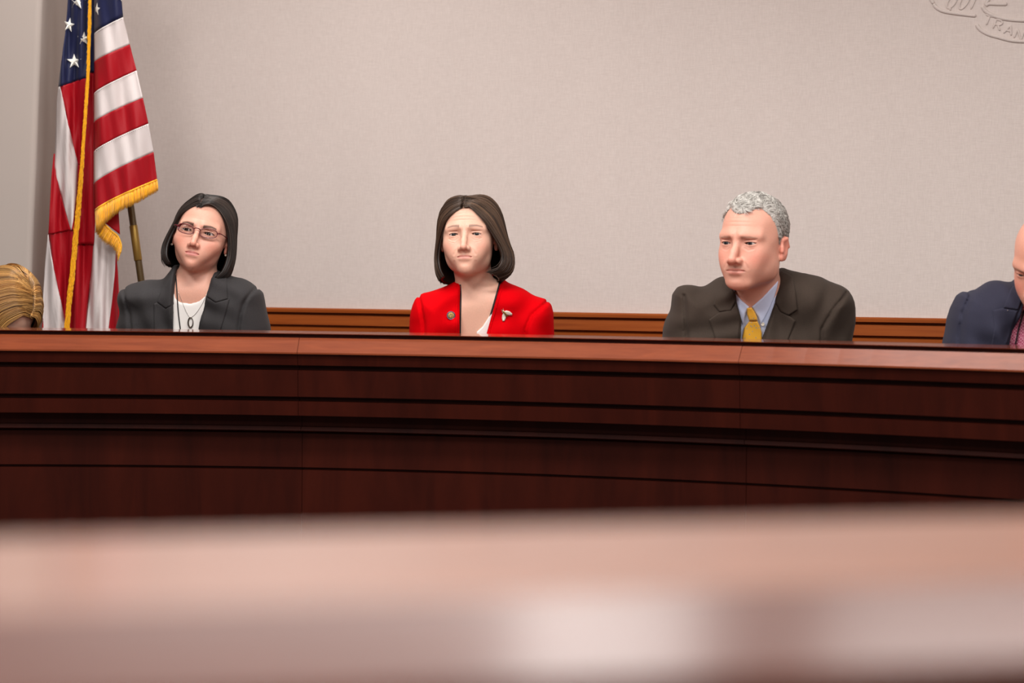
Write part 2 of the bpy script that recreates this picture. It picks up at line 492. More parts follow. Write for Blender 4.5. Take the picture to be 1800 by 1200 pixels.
# ------------------------------------------------------------------ the flag
M_FRED = mat('red_satin', srgb(158, 16, 28), 0.45, spec=0.18, sheen=0.0, bump=((90, 90, 25), 0.25, 0.003))
M_FWHITE = mat('white_satin', srgb(212, 202, 200), 0.45, spec=0.3, sheen=0.0, bump=((90, 90, 25), 0.25, 0.003))
M_FBLUE = mat('navy_satin', srgb(28, 32, 66), 0.5, spec=0.25, sheen=0.08, bump=((90, 90, 25), 0.2, 0.003))
M_GOLD = mat('gold_fringe', srgb(250, 180, 10), 0.55, sheen=0.4, noise=((400, 400, 60), 0.25, 2))
M_STAR = mat('star_thread', srgb(238, 236, 228), 0.5)
M_THREAD = mat('stitching', srgb(70, 55, 60), 0.8)
M_POLE = mat('brass_dark', srgb(84, 64, 34), 0.4, metal=0.4)
M_BRASS = mat('brass', srgb(150, 118, 56), 0.35, metal=0.7)

def lerp_poly(poly, y):
    """x on a polyline [(x,y)...] (y increasing) at height y"""
    for (x0, y0), (x1, y1) in zip(poly[:-1], poly[1:]):
        if y <= y1 or (x1, y1) == poly[-1]:
            t = (y - y0) / (y1 - y0) if y1 != y0 else 0
            return x0 + (x1 - x0) * t
    return poly[-1][0]
def flag():
    t = thing('flag', 'red white and blue flag with gold fringe hanging from a slanted brass pole', 'flag', (W(150, 575, 6.05).x, 6.05, 0))
    MATS = [M_FRED, M_FWHITE, M_FBLUE]
    R_, W_, B_ = 0, 1, 2
    V = []; F = []; MI = []
    def add_grid(P, mi):
        """P (nu,nv,3)"""
        o = len(V); nu, nv = P.shape[:2]
        V.extend(P.reshape(-1, 3).tolist())
        for i in range(nu - 1):
            for j in range(nv - 1):
                F.append((o+i*nv+j, o+(i+1)*nv+j, o+(i+1)*nv+j+1, o+i*nv+j+1)); MI.append(mi)
    def flush(name, parent, mats=MATS, thick=0.0025):
        o = pymesh(name, list(V), list(F), None, parent, matidx=list(MI), mats=mats)
        s = o.modifiers.new('thickness', 'SOLIDIFY'); s.thickness = thick; s.offset = 0
        V.clear(); F.clear(); MI.clear()
        return o
    # ---- near fold on the right, stripes sweeping up to the right
    def depthR(px, py):
        u = (px - 165) / 110.0
        return 5.93 + 0.035 * abs(u - .35) + 0.010 * math.sin(px * .085 + py * .012) + 0.004*math.sin(px*.21 - py*.035) + (0.05 * math.exp(-max(0, px-165) / 5.0))
    LB = [(166, -75), (166, -48), (166, 60), (166, 110), (165.5, 165), (165.5, 216), (165.5, 267), (165.5, 324), (166, 372)]
    RB = [(204, -120), (207, -80), (216, 30), (228, 78), (240, 124), (251, 172), (261, 217), (270, 267), (276, 316)]
    kinds = [R_, B_, W_, R_, W_, R_, W_, R_]
    def rowpt(i, u):
        (xl, yl), (xr, yr) = LB[i], RB[i]
        gy = u ** 0.62 * .55 + u * .45
        return xl + (xr - xl) * u, yl + (yr - yl) * gy
    for i, k in enumerate(kinds):
        nu, nv = 36, 14
        P = np.zeros((nu, nv, 3))
        for a in range(nu):
            u = a / (nu - 1)
            x0, y0 = rowpt(i, u); x1, y1 = rowpt(i + 1, u)
            for b in range(nv):
                v = b / (nv - 1); px = x0 + (x1 - x0) * v; py = y0 + (y1 - y0) * v
                P[a, b] = W(px, py, depthR(px, py))
        add_grid(P, k)
    flush('front_fold', t)
    # stitched seams on the fold
    for i in (2, 4, 6):
        pts = []
        for a in range(60):
            px, py = rowpt(i, a / 59); py += 2.2
            pts.append(W(px, py, depthR(px, py) - 0.0035))
        vfs = [tube_vf(pts[j:j+2], 0.0007, 4) for j in range(0, 58, 2)]
        Vs, Fs = merge(*vfs); pymesh('stitching', Vs, Fs, M_THREAD, t)
    # ---- hanging panels behind (left and centre)
    def depthL(px, py):
        return 6.02 + 0.016 * math.sin(px * .17 - py * .011) + 0.006 * math.sin(px * .42 + py * .02)
    def loft(L, R, mi, dep, nu=10, nv=50, y0=None, y1=None):
        """strip between two polylines, each point parameterised by y on its own range"""
        ya0, ya1, yb0, yb1 = L[0][1], L[-1][1], R[0][1], R[-1][1]
        P = np.zeros((nu, nv, 3))
        for b in range(nv):
            v = b / (nv - 1)
            ly, ry = ya0 + (ya1 - ya0) * v, yb0 + (yb1 - yb0) * v
            lx, rx = lerp_poly(L, ly), lerp_poly(R, ry)
            for a in range(nu):
                u = a / (nu - 1); px = lx + (rx - lx) * u; py = ly + (ry - ly) * u
                P[a, b] = W(px, py, dep(px, py))
        add_grid(P, mi)
    rope = [(160, -120), (157.5, 0), (156, 60), (154, 130), (150, 190), (146, 250), (141, 320), (136, 380), (131, 430), (127, 480), (121, 530), (117, 576), (112, 660), (104, 800)]
    # canton
    loft([(124, -120), (119.5, 0), (118.5, 20), (115, 60), (109, 100), (103, 153)], [(160, -120), (157.5, 0), (156, 60), (154, 136)], B_, depthL, 16)
    # white sliver under the canton, then a red field, then white and red bands slanting down
    A = [(103, 153), (100, 180), (98, 240), (96, 290), (99, 310), (112, 360), (125, 404)]
    Bb = [(106, 152), (113, 185), (120, 220), (130, 260), (137, 290), (135, 345), (126, 404)]
    loft(A, Bb, W_, depthL)
    loft([(106, 152), (113, 185), (120, 220), (130, 260), (137, 290)], [(154, 136), (150, 190), (148, 220), (146, 250), (143.5, 290)], R_, depthL)
    loft([(137, 290), (135, 345), (126, 404)], [(143.5, 290), (141, 320), (138, 350), (133, 404)], R_, depthL)
    depthA = depthL
    # lower left red band and its white neighbour
    loft([(95, 270), (91, 310), (87, 380), (85, 412)], [(96, 270), (99, 310), (112, 360), (125, 404)], R_, depthL)
    loft([(85.5, 407), (90, 450), (98, 490), (106, 525), (116, 576), (126, 660), (140, 800)], [(134, 395), (131, 430), (127, 480), (122, 525), (118, 576), (127, 660), (141, 800)], R_, lambda x, y: depthA(x, y) + .004)
    loft([(84.5, 412), (79, 470), (75, 540), (76, 576), (74, 660), (72, 800)], [(85, 412), (90, 450), (98, 490), (106, 525), (116, 576), (126, 660), (140, 800)], W_, depthL)
    loft([(76, 560), (74, 580), (66, 660), (56, 800)], [(75.5, 560), (76, 580), (74, 660), (72, 800)], R_, depthL, 4)
    # centre: blue then red down to the bottom
    loft([(157.5, -120), (157.5, 0), (156, 60), (154, 128)], [(169, -120), (169, 0), (168.5, 60), (168, 128)], B_, depthL, 5)
    depthL = depthA
    loft([(154, 128), (150, 190), (146, 250), (141, 320), (136, 380), (131, 430)], [(168, 128), (168, 190), (168, 250), (168, 320), (168, 380), (165, 430)], R_, depthL, 8)
    depthL = lambda x, y: depthA(x, y) + .004
    loft([(132, 418), (127, 480), (121, 530), (117, 576), (112, 660), (104, 800)], [(166, 418), (160, 480), (155, 530), (151, 576), (144, 680), (136, 800)], R_, depthL, 12)
    loft([(166, 408), (161, 480), (156, 530), (151, 576), (144, 680), (136, 800)], [(204, 432), (202, 480), (197, 530), (191, 576), (186, 680), (180, 800)], W_, depthL, 14)
    loft([(204, 432), (202, 480), (197, 530), (191, 576), (186, 680), (180, 800)], [(205, 448), (207, 480), (209, 530), (210, 576), (211, 680), (212, 800)], R_, depthL, 8)
    # red corner seen under the turned hem
    loft([(178, 372), (178, 380), (179, 388)], [(208, 362), (209.5, 390), (211, 412)], R_, lambda x, y: 5.985, 8, 10)
    flush('hanging_cloth', t); depthL = depthA
    # ---- fringes
    def fringe(name, top, bot, dep, n, jit=1.0, seed=3):
        rnd = random.Random(seed); vfs = []
        tp = catmull([(x, y, 0) for x, y in top], n); bp = catmull([(x, y, 0) for x, y in bot], n)
        band = 0.004
        for k in range(n):
            j = rnd.uniform(-1, 1) * jit
            x0, y0 = tp[k][0], tp[k][1]; x1, y1 = bp[k][0] + j * .6, bp[k][1] + j
            d = dep(x0, y0) + rnd.uniform(-.002, .002)
            pts = [W(x0 + (x1-x0)*s + .4*math.sin(s*3+k), y0 + (y1-y0)*s, d - .003*math.sin(s*3)) for s in (0, .33, .66, 1)]
            vfs.append(tube_vf(pts, [.0012, .0013, .0012, .0006], 4))
        hem = [W(tp[k][0], tp[k][1], dep(tp[k][0], tp[k][1]) - .001) for k in range(0, n, 2)]
        vfs.append(tube_vf(hem, .0028, 6))
        # woven backing so that no light shows between threads
        Vb = []; Fb = []
        for k in range(n):
            for s in (0, .9):
                x = tp[k][0] + (bp[k][0]-tp[k][0])*s; y = tp[k][1] + (bp[k][1]-tp[k][1])*s
                Vb.append(W(x, y, dep(tp[k][0], tp[k][1]) + .002))
            for s in (0, .9):
                x = tp[k][0] + (bp[k][0]-tp[k][0])*s; y = tp[k][1] + (bp[k][1]-tp[k][1])*s
                Vb.append(W(x, y, dep(tp[k][0], tp[k][1]) + .003))
        for k in range(n - 1):
            o = 4*k; q = o + 4
            Fb += [(o, q, q+1, o+1), (o+2, o+3, q+3, q+2), (o+1, q+1, q+3, o+3), (o, o+2, q+2, q)]
        vfs.append((Vb, Fb))
        Vf, Ff = merge(*vfs)
        return pymesh(name, Vf, Ff, M_GOLD, t)
    hemT = [rowpt(8, u) for u in (1, .9, .8, .7, .6, .5, .4, .3, .22, .15, .09, .05, .02)]
    hemB = [(278, 336), (267, 342), (256, 348), (245, 355), (233, 361), (221, 367), (209, 373), (198, 381), (190, 388), (184, 394), (179, 401), (174, 406), (168, 408)]
    fringe('fringe', hemT, hemB, lambda x, y: depthR(x, y) - .001, 150)
    fringe('fringe', [(180, 391), (187, 397), (196, 406), (204, 412), (209, 419), (213, 432), (211, 446)], [(167, 407), (174, 418), (184, 428), (194, 433), (201, 440), (206, 452), (207, 459)], lambda x, y: 5.965, 80, 1.0, 5)
    # fringe running down the fly edge as a thick rope of threads
    rnd = random.Random(8); vfs = []
    ys = np.linspace(-120, 700, 900)
    core = []
    for y in ys[::8]: core.append(W(lerp_poly(rope, y) + 1, y, depthL(150, y) - .035))
    vfs.append(tube_vf(core, .0045, 8))
    for y in ys:
        x = lerp_poly(rope, y); d = depthL(150, y) - .036
        wdt = 2.3 + (1.8 if y > 250 else 0) * min(1, (y - 250) / 120.0 if y > 250 else 0)
        for k in range(3):
            a = rnd.uniform(-wdt, wdt); L_ = rnd.uniform(9, 15)
            x2 = lerp_poly(rope, y + L_)
            pts = [W(x + a + 1, y, d - rnd.uniform(0, .004)), W(x2 + a*1.1 + 1.2 + rnd.uniform(-.5, .5), y + L_*.6, d - .006), W(x2 + a + rnd.uniform(-1, 1), y + L_, d - .001)]
            vfs.append(tube_vf(pts, [.001, .0012, .0006], 3, False))
    Vf, Ff = merge(*vfs); pymesh('fringe', Vf, Ff, M_GOLD, t)
    # ---- stars
    def star(px, py, r, rot=0, sx=1.0, dep=None):
        Vs = []; Fs = []
        d = dep(px, py)
        base = []
        for k in range(10):
            rr = r if k % 2 == 0 else r * .40
            a = -PI/2 + k * PI / 5 + rot
            base.append((px + rr * math.cos(a) * sx, py + rr * math.sin(a)))
        Vs += [W(x, y, dep(x, y) - .0050) for x, y in base] + [W(x, y, dep(x, y) + .0015) for x, y in base] + [W(px, py, dep(px, py) - .0100)]
        for k in range(10):
            k2 = (k+1) % 10
            Fs += [(k, k2, 20), (k, 10+k, 10+k2, k2)]
        return pymesh('star', Vs, Fs, M_STAR, t, smooth=False)
    star(136, 3, 14, .12, 1.0, depthL); star(121.5, 44, 13.5, .2, .72, depthL)
    star(147.5, 68, 12.5, .05, .95, depthL); star(130.5, 108, 13.5, -.03, 1.0, depthL)
    star(127, -48, 13, .1, .9, depthL); star(150, -40, 12, .1, .7, depthL)
    star(170, 16, 12, .15, .5, depthR); star(211, -8, 12, .2, .6, depthR)
    # ---- pole
    a = W(228, 350, 6.08); b = W(252, 520, 6.08); d = (b - a)
    top = a - d * 3.4; bot = a + d * ((a.z - 0.05) / -d.z)
    tube('pole', [top, bot], .0108, M_POLE, t, 16)
    c0 = W(234.3, 396, 6.08); c1 = W(243, 458, 6.08)
    ax = (c1 - c0).normalized()
    tube('pole_sleeve', [c0, c0 + ax*.003, c1 - ax*.003, c1], [.0118, .0126, .0126, .0118], M_BRASS, t, 16)
    base = bpy.data.meshes.new('base')
    Vb, Fb = lathe_vf([(.01, .0), (.15, .0), (.155, .012), (.14, .03), (.06, .045), (.028, .06), (.022, .12), (.02, .16)], 32, (bot.x, bot.y, 0.0))
    pymesh('base', Vb, Fb, M_BRASS, t)
flag()
# ------------------------------------------------------------------ implicit surfaces
f32 = np.float32
def surface_nets(xs, ys, zs, F):
    nx, ny, nz = F.shape
    S = F < 0
    c = np.zeros((nx-1, ny-1, nz-1), dtype=np.uint8)
    for i in (0, 1):
        for j in (0, 1):
            for k in (0, 1):
                c += S[i:nx-1+i, j:ny-1+j, k:nz-1+k]
    act = (c > 0) & (c < 8)
    I, J, K = np.nonzero(act)
    n = len(I)
    vid = np.full(act.shape, -1, dtype=np.int64); vid[I, J, K] = np.arange(n)
    acc = np.zeros((n, 3)); cnt = np.zeros(n)
    X = np.asarray(xs, float); Y = np.asarray(ys, float); Z = np.asarray(zs, float)
    corners = [(a, b, d) for a in (0, 1) for b in (0, 1) for d in (0, 1)]
    val = {q: F[I+q[0], J+q[1], K+q[2]].astype(float) for q in corners}
    pos = {q: np.stack([X[I+q[0]], Y[J+q[1]], Z[K+q[2]]], 1) for q in corners}
    for q in corners:
        for ax in range(3):
            if q[ax] == 1: continue
            r = list(q); r[ax] = 1; r = tuple(r)
            va, vb = val[q], val[r]
            m = (va < 0) != (vb < 0)
            t = np.where(m, va / np.where(m, va - vb, 1), 0)
            p = pos[q] + (pos[r] - pos[q]) * t[:, None]
            acc[m] += p[m]; cnt[m] += 1
    V = acc / cnt[:, None]
    faces = []
    def quads(s0, s1, cells, flip):
        m = s0 != s1
        q = np.nonzero(m)
        fl = s0[q]
        vs = [c_[q] for c_ in cells]
        A = np.stack(vs, 1)
        if flip: fl = ~fl
        A[~fl] = A[~fl][:, ::-1]
        faces.append(A[(A >= 0).all(1)])
    s0 = S[:-1, 1:-1, 1:-1]; s1 = S[1:, 1:-1, 1:-1]
    quads(s0, s1, [vid[:, :-1, :-1], vid[:, 1:, :-1], vid[:, 1:, 1:], vid[:, :-1, 1:]], False)
    s0 = S[1:-1, :-1, 1:-1]; s1 = S[1:-1, 1:, 1:-1]
    quads(s0, s1, [vid[:-1, :, :-1], vid[1:, :, :-1], vid[1:, :, 1:], vid[:-1, :, 1:]], True)
    s0 = S[1:-1, 1:-1, :-1]; s1 = S[1:-1, 1:-1, 1:]
    quads(s0, s1, [vid[:-1, :-1, :], vid[1:, :-1, :], vid[1:, 1:, :], vid[:-1, 1:, :]], False)
    return V, np.concatenate(faces)

def smin(a, b, k):
    h = np.maximum(k - np.abs(a - b), 0) / k
    return np.minimum(a, b) - h*h*(k*f32(.25))
def smax(a, b, k): return -smin(-a, -b, k)
def ell(P, c, r):
    x, y, z = P[0]-f32(c[0]), P[1]-f32(c[1]), P[2]-f32(c[2])
    k0 = np.sqrt((x/f32(r[0]))**2 + (y/f32(r[1]))**2 + (z/f32(r[2]))**2)
    k1 = np.sqrt((x/f32(r[0]**2))**2 + (y/f32(r[1]**2))**2 + (z/f32(r[2]**2))**2) + f32(1e-6)
    return k0*(k0-1)/k1
def sph(P, c, r):
    return np.sqrt((P[0]-f32(c[0]))**2 + (P[1]-f32(c[1]))**2 + (P[2]-f32(c[2]))**2) - f32(r)
def cap(P, a, b, ra, rb=None):
    rb = ra if rb is None else rb
    a = np.asarray(a, f32); b = np.asarray(b, f32); d = b - a; L = float(d @ d)
    px, py, pz = P[0]-a[0], P[1]-a[1], P[2]-a[2]
    t = np.clip((px*d[0] + py*d[1] + pz*d[2]) / f32(L), 0, 1)
    return np.sqrt((px-t*d[0])**2 + (py-t*d[1])**2 + (pz-t*d[2])**2) - (f32(ra) + t*f32(rb-ra))
def ssym(P): return (np.abs(P[0]), P[1], P[2])

# face pose and proportions ------------------------------------------------
class Face:
    def __init__(s, **k):
        s.eye_x = .0315; s.eye_y = -.0665; s.eye_r = .0118; s.open_u = .0050; s.open_l = .0040; s.eye_w = .0140; s.tilt = 0.0
        s.male = 0; s.nose_w = 1.0; s.nose_l = 1.0; s.nose_out = 0.0; s.jaw_w = 1.0; s.face_len = 1.0; s.mouth_w = .024; s.lip = 1.0
        s.brow = .0; s.cheek = 1.0; s.frown = 0.0; s.fold = 0.0; s.mouth_z = -.064; s.ear_z = 0.0; s.scale = 1.0; s.chin = 0.0
        s.__dict__.update(k)

def almond(x, z, f, sgn=0):
    """2-D distance-like value, negative inside the lid opening (x already mirrored, outward positive)"""
    u = (x - f.eye_x) / f.eye_w
    w = z - f.tilt * (x - f.eye_x)
    up = f.open_u * (1 - np.abs(u) ** 2.2); lo = -f.open_l * (1 - np.abs(u) ** 2.0)
    return np.maximum(w - up, lo - w)

def head_sdf(P, f):
    x, y, z = P
    S = ssym(P); ax = S[0]
    fl = f.face_len
    d = ell(P, (0, .012, .028), (.0735, .094, .082))
    d = smin(d, ell(P, (0, -.022, -.018*fl), (.0655*(.96+.04*f.jaw_w), .0640, .082*fl)), .02)
    d = smin(d, ell(P, (0, -.040, -.066*fl), (.0455*f.jaw_w, .046, .040)), .025)
    d = smin(d, ell(S, (.043*f.jaw_w, -.008, -.058*fl), (.019, .026, .028)), .028)
    d = smin(d, ell(P, (0, -.0720-f.chin, -.094*fl), ((.019+.007*f.male)*f.jaw_w, .015, .015)), .026)
    # brow and cheek bones
    d = smin(d, cap(S, (.012, -.0800, .0165), (.046, -.062, .0165), .0085 + .002*f.male, .007), .018)
    d = smin(d, ell(S, (.045 - .010*(1-f.cheek), -.0515, -.026), (.020*f.cheek, .021, .017)), .022)
    d = smin(d, ell(S, (.028, -.064, -.048*fl), (.017, .016, .020)), .022)
    # temples
    d = smax(d, -ell(S, (.092, -.055, .032), (.022, .032, .032)), .02)
    # eye sockets
    d = smax(d, -ell(S, (f.eye_x-.001, -.0985, -.001), (.0185, .0175, .0115)), .012)
    d = smax(d, -ell(S, (.0165, -.0975, .002), (.008, .0125, .010)), .010)
    # nose
    nl = f.nose_l; no = f.nose_out
    tip = (0, -.1075-no, -.0375*nl)
    d = smin(d, cap(P, (0, -.0805, .006), (0, -.0985-no*.8, -.022*nl), .0062*f.nose_w, .0074*f.nose_w), .010)
    d = smin(d, cap(P, (0, -.0970-no*.7, -.020*nl), tip, .0068*f.nose_w, .0092*f.nose_w), .008)
    d = smin(d, ell(S, (.0115*f.nose_w, -.0955-no*.5, -.0405*nl), (.0068*f.nose_w, .0105, .0076)), .006)
    d = smin(d, cap(P, (0, -.0880, -.040*nl), (0, -.0985-no*.6, -.0430*nl), .0062), .006)
    d = smax(d, -ell(S, (.0062*f.nose_w, -.1005-no*.7, -.0480*nl), (.0030, .0052, .0034)), .003)
    # muzzle and lips
    mz = f.mouth_z * fl; mw = f.mouth_w
    d = smin(d, ell(P, (0, -.0680, mz+.002), (.029, .0240, .024)), .018)
    d = smin(d, cap(S, (.0035, -.0905, mz+.0052), (mw*.92, -.0800, mz+.0005-f.frown), .0046*f.lip, .0020), .004)
    d = smin(d, cap(P, (-.010, -.0885, mz-.0055), (.010, -.0885, mz-.0055), .0052*f.lip), .006)
    d = smin(d, cap(S, (.010, -.0880, mz-.0055), (mw*.88, -.0795, mz-.0015-f.frown), .0046*f.lip, .0020), .005)
    d = smax(d, -cap(S, (0, -.0970, mz), (mw*.5, -.0945, mz+.0004-f.frown*.15), .0022, .0020), .002)
    d = smax(d, -cap(S, (mw*.5, -.0945, mz+.0004-f.frown*.15), (mw*.96, -.0865, mz-.0002-f.frown*.9), .0019, .0010), .002)
    d = smax(d, -ell(P, (0, -.1020, mz-.0175), (.020, .0110, .0060)), .010)
    d = smax(d, -cap(P, (0, -.1015, mz+.019), (0, -.0995, mz+.010), .0035), .005)
    # nasolabial folds
    if f.fold > 0:
        d = smax(d, -cap(S, (.0185, -.0935, -.040*nl), (.0325, -.0850, mz-.002), .0042*f.fold, .0036*f.fold), .008)
        d = smax(d, -cap(S, (.0290, -.0850, mz-.004), (.0285, -.0800, mz-.022), .0034*f.fold, .0022*f.fold), .008)
        d = smin(d, ell(S, (f.eye_x-.001, -.0755, -.0145), (.0125, .0035*f.fold, .0048)), .004)
    # ears
    SE = (S[0], S[1], z - f32(f.ear_z))
    e = ell(SE, (.0745, .016, -.006), (.0070, .0165, .0290))
    e = smax(e, -ell(SE, (.0820, .011, -.004), (.0055, .0095, .0160)), .004)
    e = smin(e, cap(SE, (.0745, .006, .014), (.0790, .020, .017), .0036), .004)
    e = smin(e, cap(SE, (.0790, .020, .017), (.0800, .0285, -.002), .0036), .004)
    e = smin(e, cap(SE, (.0765, .0020, -.012), (.0760, .004, -.003), .0040), .005)
    e = smin(e, ell(SE, (.0735, .006, -.028), (.0045, .0070, .0080)), .006)
    d = smin(d, e, .006)
    # eyelids
    lid = sph(S, (f.eye_x, f.eye_y, 0), f.eye_r + .0017)
    lid = smin(lid, cap(S, (f.eye_x-f.eye_w, f.eye_y-.0085, -.001), (f.eye_x-f.eye_w*.6, f.eye_y-.0105, 0), .0022), .004)
    d = smin(d, lid, .0045)
    al = almond(S[0], z, f)
    prism = np.maximum(al, y - f32(f.eye_y + .004))
    prism = np.maximum(prism, f32(f.eye_y - .020) - y)
    d = smax(d, -prism, .0008)
    # fold above the upper lid
    d = smax(d, -cap(S, (f.eye_x-.010, -.0815, .0085), (f.eye_x+.0135, -.0745, .0080), .0016), .003)
    return d

def grid1(lo, fine_lo, fine_hi, hi, step, coarse):
    """rectilinear coordinates: fine in the middle, growing outwards"""
    mid = list(np.arange(fine_lo, fine_hi + step*.5, step))
    a = []; x = fine_lo; s = step
    while x > lo:
        s = min(s*1.3, coarse); x -= s; a.append(x)
    b = []; x = mid[-1]; s = step
    while x < hi:
        s = min(s*1.3, coarse); x += s; b.append(x)
    return np.array(a[::-1] + mid + b, dtype=f32)

def poly_sd(X, Z, poly):
    """signed distance to a closed polygon in the (x,z) plane, negative inside"""
    d2 = np.full(X.shape, 1e9, f32); inside = np.zeros(X.shape, bool)
    n = len(poly)
    for i in range(n):
        x0, z0 = poly[i]; x1, z1 = poly[(i+1) % n]
        ex, ez = x1-x0, z1-z0; L = ex*ex+ez*ez + 1e-12
        t = np.clip(((X-x0)*ex + (Z-z0)*ez)/L, 0, 1)
        d2 = np.minimum(d2, (X-x0-t*ex)**2 + (Z-z0-t*ez)**2)
        c = ((z0 <= Z) & (z1 > Z)) | ((z1 <= Z) & (z0 > Z))
        if z1 != z0:
            xi = x0 + (Z - z0)*(x1-x0)/(z1-z0)
            inside ^= c & (X < xi)
    d = np.sqrt(d2)
    return np.where(inside, -d, d).astype(f32)
def poly_dist(X, Z, pts):
    d2 = np.full(X.shape, 1e9, f32)
    for (x0, z0), (x1, z1) in zip(pts[:-1], pts[1:]):
        ex, ez = x1-x0, z1-z0; L = ex*ex+ez*ez+1e-12
        t = np.clip(((X-x0)*ex + (Z-z0)*ez)/L, 0, 1)
        d2 = np.minimum(d2, (X-x0-t*ex)**2 + (Z-z0-t*ez)**2)
    return np.sqrt(d2)

def bvh_of(*objs):
    V = []; F = []
    for o in objs:
        off = origin_of(o.parent) + o.location; k = len(V)
        V += [v.co + off for v in o.data.vertices]
        F += [tuple(i + k for i in p.vertices) for p in o.data.polygons]
    return BVHTree.FromPolygons(V, F)
CO = Vector((0, 0, CAMZ))
def onto(bvh, px, py, off, fallback=None, Y=5.4):
    d = ray(px, py).normalized()
    h = bvh.ray_cast(CO, d)
    if h[0] is None:
        if fallback is not None: t = fallback
        else:
            q, _, _, _ = bvh.find_nearest(W(px, py, Y)); t = (q - CO).dot(d)
    else: t = (h[0] - CO).length
    return CO + d * (t - off), t
def smooth_poly(poly, n=None, closed=True):
    return poly
def plate(name, poly, bvh, off, thick, m, parent, Y, step=1.6, round_edge=0.0018, smoothd=0):
    """a sheet of cloth or metal lying on a surface, outline given where it is seen"""
    pts = []
    for i in range(len(poly)):
        a = poly[i]; b = poly[(i+1) % len(poly)]
        n = max(1, int(math.hypot(b[0]-a[0], b[1]-a[1]) / step))
        for k in range(n): pts.append((a[0]+(b[0]-a[0])*k/n, a[1]+(b[1]-a[1])*k/n))
    nb = len(pts)
    xs = [p[0] for p in pts]; ys = [p[1] for p in pts]
    gx = np.arange(min(xs), max(xs), step); gy = np.arange(min(ys), max(ys), step)
    GX, GY = np.meshgrid(gx, gy)
    sd = poly_sd(GX, GY, pts)
    ins = [(float(x), float(y)) for x, y in zip(GX[sd < -step*.55], GY[sd < -step*.55])]
    allp = [Vector(p) for p in pts + ins]
    vo, eo, fo, ov, oe, of = delaunay_2d_cdt(allp, [(i, (i+1) % nb) for i in range(nb)], [], 1, 1e-5)
    P = np.array([[v.x, v.y] for v in vo])
    sdv = -poly_sd(P[:, 0], P[:, 1], pts)
    front = []; back = []; ts = []
    for v in vo:
        _, t = onto(bvh, v.x, v.y, 0, Y=Y); ts.append(t)
    ts = np.array(ts)
    if smoothd:
        E = np.array([(a, b) for a, b in eo])
        for _ in range(smoothd):
            s = np.zeros(len(ts)); c = np.zeros(len(ts))
            np.add.at(s, E[:, 0], ts[E[:, 1]]); np.add.at(s, E[:, 1], ts[E[:, 0]])
            np.add.at(c, E[:, 0], 1); np.add.at(c, E[:, 1], 1)
            ts = .4*ts + .6*s/np.maximum(c, 1)
    for i, v in enumerate(vo):
        d = ray(v.x, v.y).normalized()
        e = min(1.0, max(0.0, sdv[i]) / 1.6)
        front.append(CO + d*(ts[i] - off - thick*(.35 + .65*e))); back.append(CO + d*(ts[i] - off + .002))
    n = len(vo); V = front + back
    F = []; cnt = {}
    for f in fo:
        # orient to the camera
        a, b, c = (vo[f[0]], vo[f[1]], vo[f[2]])
        cr = (b.x-a.x)*(c.y-a.y) - (b.y-a.y)*(c.x-a.x)
        g = list(f) if cr < 0 else list(f)[::-1]
        F.append(tuple(g)); F.append(tuple(i + n for i in g[::-1]))
        for k in range(len(g)):
            e = (g[k], g[(k+1) % len(g)])
            cnt[e] = 1
    for (a, b) in list(cnt):
        if (b, a) not in cnt: F.append((b, a, a+n, b+n))
    return pymesh(name, V, F, m, parent)
def cord(name, line, bvh, off, r, m, parent, Y, n=30, sides=8, flat=1.0):
    P = catmull([(x, y, 0) for x, y in line], n)
    pts = [onto(bvh, p[0], p[1], off, Y=Y)[0] for p in P]
    for _ in range(2):
        pts = [pts[0]] + [(pts[i-1]+pts[i]*2+pts[i+1])/4 for i in range(1, len(pts)-1)] + [pts[-1]]
    return tube(name, pts, r, m, parent, sides, flat)
# ------------------------------------------------------------------ people
M_SKIN = mat('skin', (0.7, 0.42, 0.32, 1), 0.48, spec=0.4, attr='Col', sss=0.12, noise=((260, 260, 260), 0.035, 3), bump=((700, 700, 700), 0.12, 0.0006))
M_EYE = mat('eyeball', (0.8, 0.8, 0.8, 1), 0.15, spec=0.25, attr='Col')
def hairmat(name, rough=0.36, spec=0.5):
    return mat(name, (0.1, 0.05, 0.03, 1), rough, spec=spec, attr='Col')

def head_rot(yaw, pitch, roll):
    return (Matrix.Rotation(rad(-yaw), 3, 'Z') @ Matrix.Rotation(rad(-pitch), 3, 'X') @ Matrix.Rotation(rad(roll), 3, 'Y'))

def gauss(x, s): return np.exp(-(x/s)**2)

